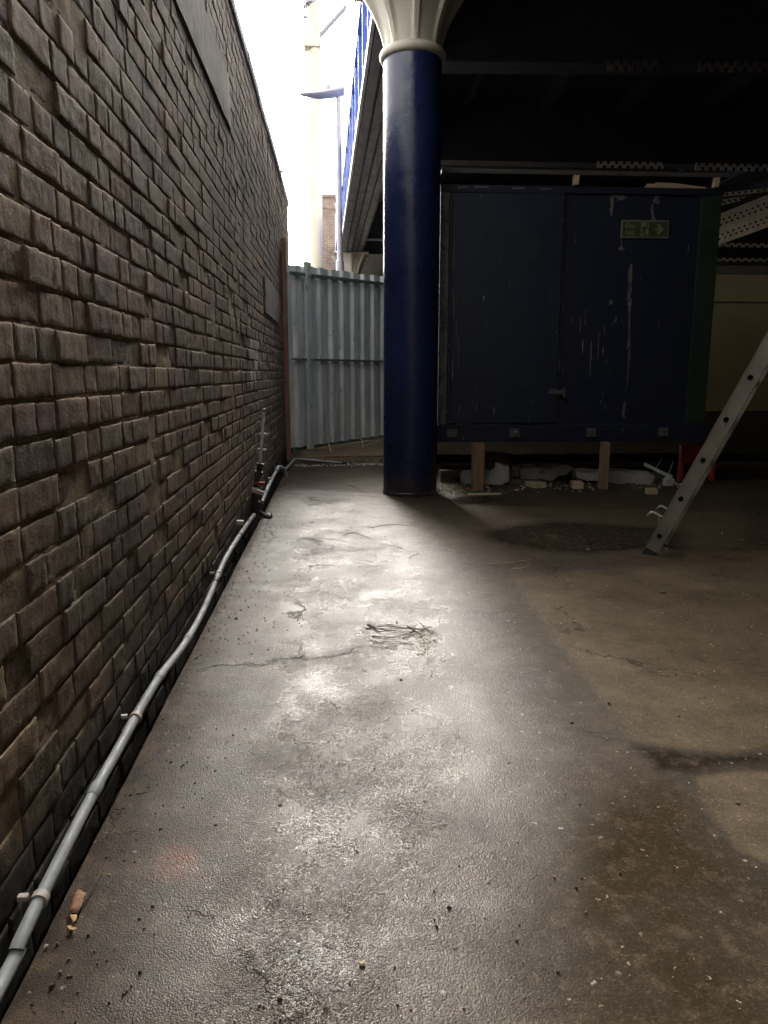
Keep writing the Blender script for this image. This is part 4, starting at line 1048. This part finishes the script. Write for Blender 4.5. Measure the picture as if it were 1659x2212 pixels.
for i in range(n+1):
    s = i/n; c_ = h0.lerp(h1, s); w_ = .15*math.sin(math.pi*min(1, .25+.75*s)) if s < 1 else .01; th = .10*(1-s)**.55+.006; th = th if s > .1 else .09
    c_ = c_+Vector((0, 0, -.05*math.sin(math.pi*s)))
    for k in range(10):
        a = 2*math.pi*k/10; V.append(c_+Vector((0, (w_+.03)*math.cos(a), th*math.sin(a))))
for i in range(n):
    for k in range(10): F.append((i*10+k, i*10+(k+1) % 10, (i+1)*10+(k+1) % 10, (i+1)*10+k))
F += [tuple(range(10))[::-1], tuple(n*10+k for k in range(10))]
b.add(V, F); b.build('lamp_head', LAMPM, lp, True)
b = B(); c_ = P(710, 187, 17); b.tube([c_-Vector((0, 0, .06)), c_, c_+Vector((0, 0, .03)), c_+Vector((0, 0, .05))], [.06, .065, .045, .01], 10); b.build('photocell', LAMPM, lp, True)
# brick pier
m = M('pier_brick', .9)
bt = m.n('ShaderNodeTexBrick'); bt.inputs['Scale'].default_value = 1.0; bt.inputs['Brick Width'].default_value = .225; bt.inputs['Row Height'].default_value = .075; bt.inputs['Mortar Size'].default_value = .01
bt.inputs['Color1'].default_value = (.20, .13, .095, 1); bt.inputs['Color2'].default_value = (.30, .2, .15, 1); bt.inputs['Mortar'].default_value = (.32, .29, .25, 1)
mp = m.n('ShaderNodeMapping'); mp.inputs['Rotation'].default_value = (R(90), 0, 0); g = m.n('ShaderNodeNewGeometry'); m.l(g.outputs['Position'], mp.inputs[0]); m.l(mp.outputs[0], bt.inputs['Vector'])
m.col(m.mix(m.ramp(m.noise(3, 5, .6), [(.4, 0.), (.7, .6)]), bt.outputs['Color'], (.1, .08, .07)))
PIER = m.m
pa = P(692, 420, 30); pb_ = P(723, 420, 30)
pr = thing('brick_pier', 'narrow brown brick chimney pier standing behind the cream mast', 'chimney', ((pa.x+pb_.x)/2, 30.4, 0))
b = B(); b.bx(pa.x, pb_.x, 30, 30.8, 0, pa.z-.12); b.build('brickwork', PIER, pr)
b = B(); b.bx(pa.x-.04, pb_.x+.04, 29.96, 30.84, pa.z-.119, pa.z, .01); b.bx(pa.x-.03, pb_.x+.03, 29.97, 30.83, pa.z-.52, pa.z-.42, .01); b.build('corbel_course', PIER, pr)

# ------------------------------------------------------------------ debris on the floor
def zf(x, y): return .001
# brown leaf with long stalk
q = G(166, 1948); lt_ = thing('fallen_leaf', 'orange brown pointed dry leaf with thin stalk lying near the wall pipe', 'leaf', q)
def flatpoly(name, uv, mat, parent, h=.004, z=.006, curl=.012):
    pts = [G(u, v) for u, v in uv]; c = sum(pts, Vector())/len(pts); n = len(pts); V = [Vector((c.x, c.y, z+h+curl*.5))]
    for r_ in (.5, 1.0):
        for p in pts: qq = c.lerp(p, r_); V.append(Vector((qq.x, qq.y, z+h+curl*(.5-.5*r_+.35*noise.noise(Vector((qq.x*30, qq.y*30, 2))))+.004*r_)))
    F = [(0, 1+i, 1+(i+1) % n) for i in range(n)]+[(1+i, 1+n+i, 1+n+(i+1) % n, 1+(i+1) % n) for i in range(n)]
    b = B(); b.add(V, F); o = b.build(name, mat, parent, True); md = o.modifiers.new('thickness', 'SOLIDIFY'); md.thickness = .0012; return o
flatpoly('blade', [(170, 1932), (177, 1935), (181, 1940), (188, 1941), (184, 1950), (179, 1962), (174, 1974), (169, 1984), (160, 1982), (153, 1984), (152, 1974), (156, 1964), (159, 1950), (163, 1940)], LEAFB, lt_)
flatpoly('leaf_tip', [(152, 1987), (168, 1987), (166, 2000), (160, 2006), (157, 2003)], LEAFY, lt_)
b = B(); b.tube([G(184, 1944, .012), G(198, 1915, .014), G(208, 1902, .012), G(226, 1870, .006)], [.0016, .0014, .0012, .0008], 6); b.build('stalk', TWIGM, lt_, True)
o = flatpoly('leaf_scrap', [(145, 2009), (152, 2007), (160, 2010), (166, 2012), (164, 2018), (150, 2017)], LEAFY, None, .002, .003, .005); tag(o, 'small torn yellow leaf scrap just below the tip of the orange leaf', 'leaf')
tt = thing('twig_tangle', 'flat tangle of dark twigs and bark lying in the middle of the wet floor', 'twigs', G(860, 1370))
for uv, r_ in [([(790, 1358), (830, 1352), (880, 1357), (940, 1362)], .0035), ([(800, 1374), (850, 1376), (890, 1365), (900, 1358)], .003), ([(805, 1390), (850, 1386), (895, 1392)], .0025),
               ([(795, 1350), (815, 1358), (838, 1362)], .0045), ([(810, 1366), (845, 1362), (885, 1370), (905, 1378)], .002), ([(835, 1348), (870, 1352), (900, 1350)], .002), ([(870, 1380), (900, 1368), (930, 1352)], .0025),
               ([(880, 1352), (895, 1362), (915, 1372), (935, 1370)], .003), ([(798, 1382), (830, 1392), (860, 1396)], .002), ([(905, 1345), (920, 1356), (928, 1366)], .002), ([(765, 1412), (775, 1402), (790, 1398)], .002)]:
    pts = [p+Vector((noise.noise(p*40), noise.noise(p*40+Vector((5, 5, 5))), 0))*.010 for p in catmull([G(u, v, .004+.005*(k % 2)) for k, (u, v) in enumerate(uv)], 5)]
    b = B(); b.tube(pts, [r_*(1-.6*k/len(pts)) for k in range(len(pts))], 6); b.build('twig', TWIGM, tt, True)
tw = [
      ([(668, 1224), (690, 1220), (717, 1222)], .006, 'short curved dark twig on the glossy floor near the column', TWIGM),
      ([(884, 1206), (892, 1200), (905, 1196)], .005, 'bent dark twig below and right of the column foot', TWIGM),
      ([(800, 1140), (850, 1133), (905, 1138)], .004, 'long thin brown twig on the floor in front of the column', TWIGM),
      ([(740, 1157), (765, 1150), (790, 1160), (800, 1163)], .005, 'crooked brown twig left of the column on wet floor', TWIGM),
      ([(1060, 1218), (1100, 1215), (1150, 1208)], .003, 'thin straw coloured twig near the dark wet patch', STRAWM),
      ([(1110, 1228), (1130, 1226), (1145, 1220)], .004, 'short pale twig just below the dark wet patch', STRAWM),
      ([(1540, 1240), (1552, 1243), (1565, 1241)], .005, 'short dark twig to the right of the ladder foot', TWIGM),
      ([(1265, 1580), (1300, 1583), (1330, 1588)], .003, 'thin dark twig beside the dry floor edge', TWIGM),
      ([(295, 1717), (310, 1714), (318, 1712)], .003, 'short dark twig near the middle of the wall pipe', TWIGM),
      ([(752, 1048), (768, 1052), (776, 1060), (790, 1064)], .004, 'curly thin stem on the floor left of the column foot', TWIGM),
      ([(755, 1045), (775, 1042), (790, 1036)], .004, 'straight pale stem on the floor left of the column foot', STRAWM)]
for uv, r_, lab, mt_ in tw:
    stick('twig', [G(u, v, .006+.004*(i % 2)) for i, (u, v) in enumerate(uv)], r_, mt_, lab)
def lump(name, u, v, s, mat, lab, cat='stone', flat=.45):
    q = G(u, v); bm = bmesh.new(); bmesh.ops.create_icosphere(bm, subdivisions=2, radius=s)
    for k in bm.verts:
        k.co *= 1+.35*noise.noise(k.co/s*1.1+Vector((u, v, 0))); k.co.z *= flat
        k.co.z += s*flat*.6
    me = bpy.data.meshes.new(name); bm.to_mesh(me); bm.free(); me.materials.append(mat); o = bpy.data.objects.new(name, me); o.location = q; o.rotation_euler.z = rnd.uniform(0, 6); link(o); return tag(o, lab, cat)
lump('bark_lump', 800, 1352, .012, TWIGM, 'dark bark lump at the left end of the twig tangle', 'bark', .3)
lump('stone', 1098, 1343, .007, PLASTER, 'single white stone on the floor right of the twig tangle')
lump('stone', 1270, 1187, .010, PLASTER, 'white stone on the near edge of the dark wet patch')
lump('stone', 724, 2130, .009, PLASTER, 'white pebble near the bottom edge of the wet floor') if False else None
lump('stone', 782, 2083, .007, STRAWM, 'yellow pale stone chip at the bottom centre of the floor')
lump('stone', 608, 1640, .004, PLASTER, 'white pebble in the bright glossy patch of floor')
lump('stone', 1430, 1280, .02, RENDER, 'flat grey stone below the ladder foot', 'stone', .3)
lump('stone', 100, 2045, .005, PLASTER, 'pale stone chip at the lower left beside the pipe trench')
lump('stone', 560, 2170, .004, PLASTER, 'pale chip at the very bottom left of the floor')
# orange brick dust blot
# straw scraps
def scatter(name, n, region, mat, smin, smax, label=None, kind=None):
    """many tiny chips in one object, spread over floor"""
    b = B()
    for k in range(n):
        x, y = region()
        if x < XF+.01: continue
        s = rnd.uniform(smin, smax)*(1 if rnd.random() < .93 else 1.8); a = rnd.uniform(0, 6.28); z = .001 if y < YS else .10+.02*min(1, max(0, x+.6))
        pts = [(x+s*rnd.uniform(.6, 1.1)*math.cos(a+i*1.2566), y+s*rnd.uniform(.5, 1.)*math.sin(a+i*1.2566)) for i in range(5)]
        h = s*rnd.uniform(.3, .8); V = [(p[0], p[1], z-.003) for p in pts]+[(x+(p[0]-x)*.6, y+(p[1]-y)*.6, z+h) for p in pts]
        b.add(V, [(5, 6, 7, 8, 9)]+[(i, (i+1) % 5, 5+(i+1) % 5, 5+i) for i in range(5)])
    o = b.build(name, mat); o['kind'] = 'stuff'; return o
def reg_all():
    y = .75+8.7*rnd.random()**1.35; x = XF+.02+rnd.random()*(1.2+.55*y); return x, y
def reg_wall():
    y = .8+8.5*rnd.random()**1.3; return XF+.02+abs(rnd.gauss(0, .13)), y
def reg_cont(): return rnd.uniform(.95, 3.7), rnd.gauss(7.55, .18)
def reg_step(): return rnd.uniform(-.6, 1.3), rnd.gauss(YS-.16, .05)
scatter('grit', 1600, reg_all, STONEM, .0012, .0040)
scatter('wall_foot_grit', 420, reg_wall, STONEM, .0015, .005)
scatter('rubble_crumbs', 420, reg_cont, STONEM, .004, .016)
scatter('step_chippings', 170, reg_step, worn('chip_pale', (.4, .34, .24), (.6, .55, .44), .9, 0, 30), .006, .022)
scatter('dark_crumbs', 260, reg_all, TWIGM, .002, .0065)
scatter('pale_chips', 60, reg_all, STRAWM, .0015, .0042)
scatter('straw_scraps', 70, lambda: (lambda q: (q.x, q.y))(G(905+rnd.uniform(0, 1)*35+rnd.gauss(0, 8), 1362+rnd.random()*55)), STRAWM, .003, .009)
scatter('moss_scraps', 120, lambda: (rnd.uniform(.98, 1.5), rnd.gauss(7.3, .1)), WEEDM, .004, .013)
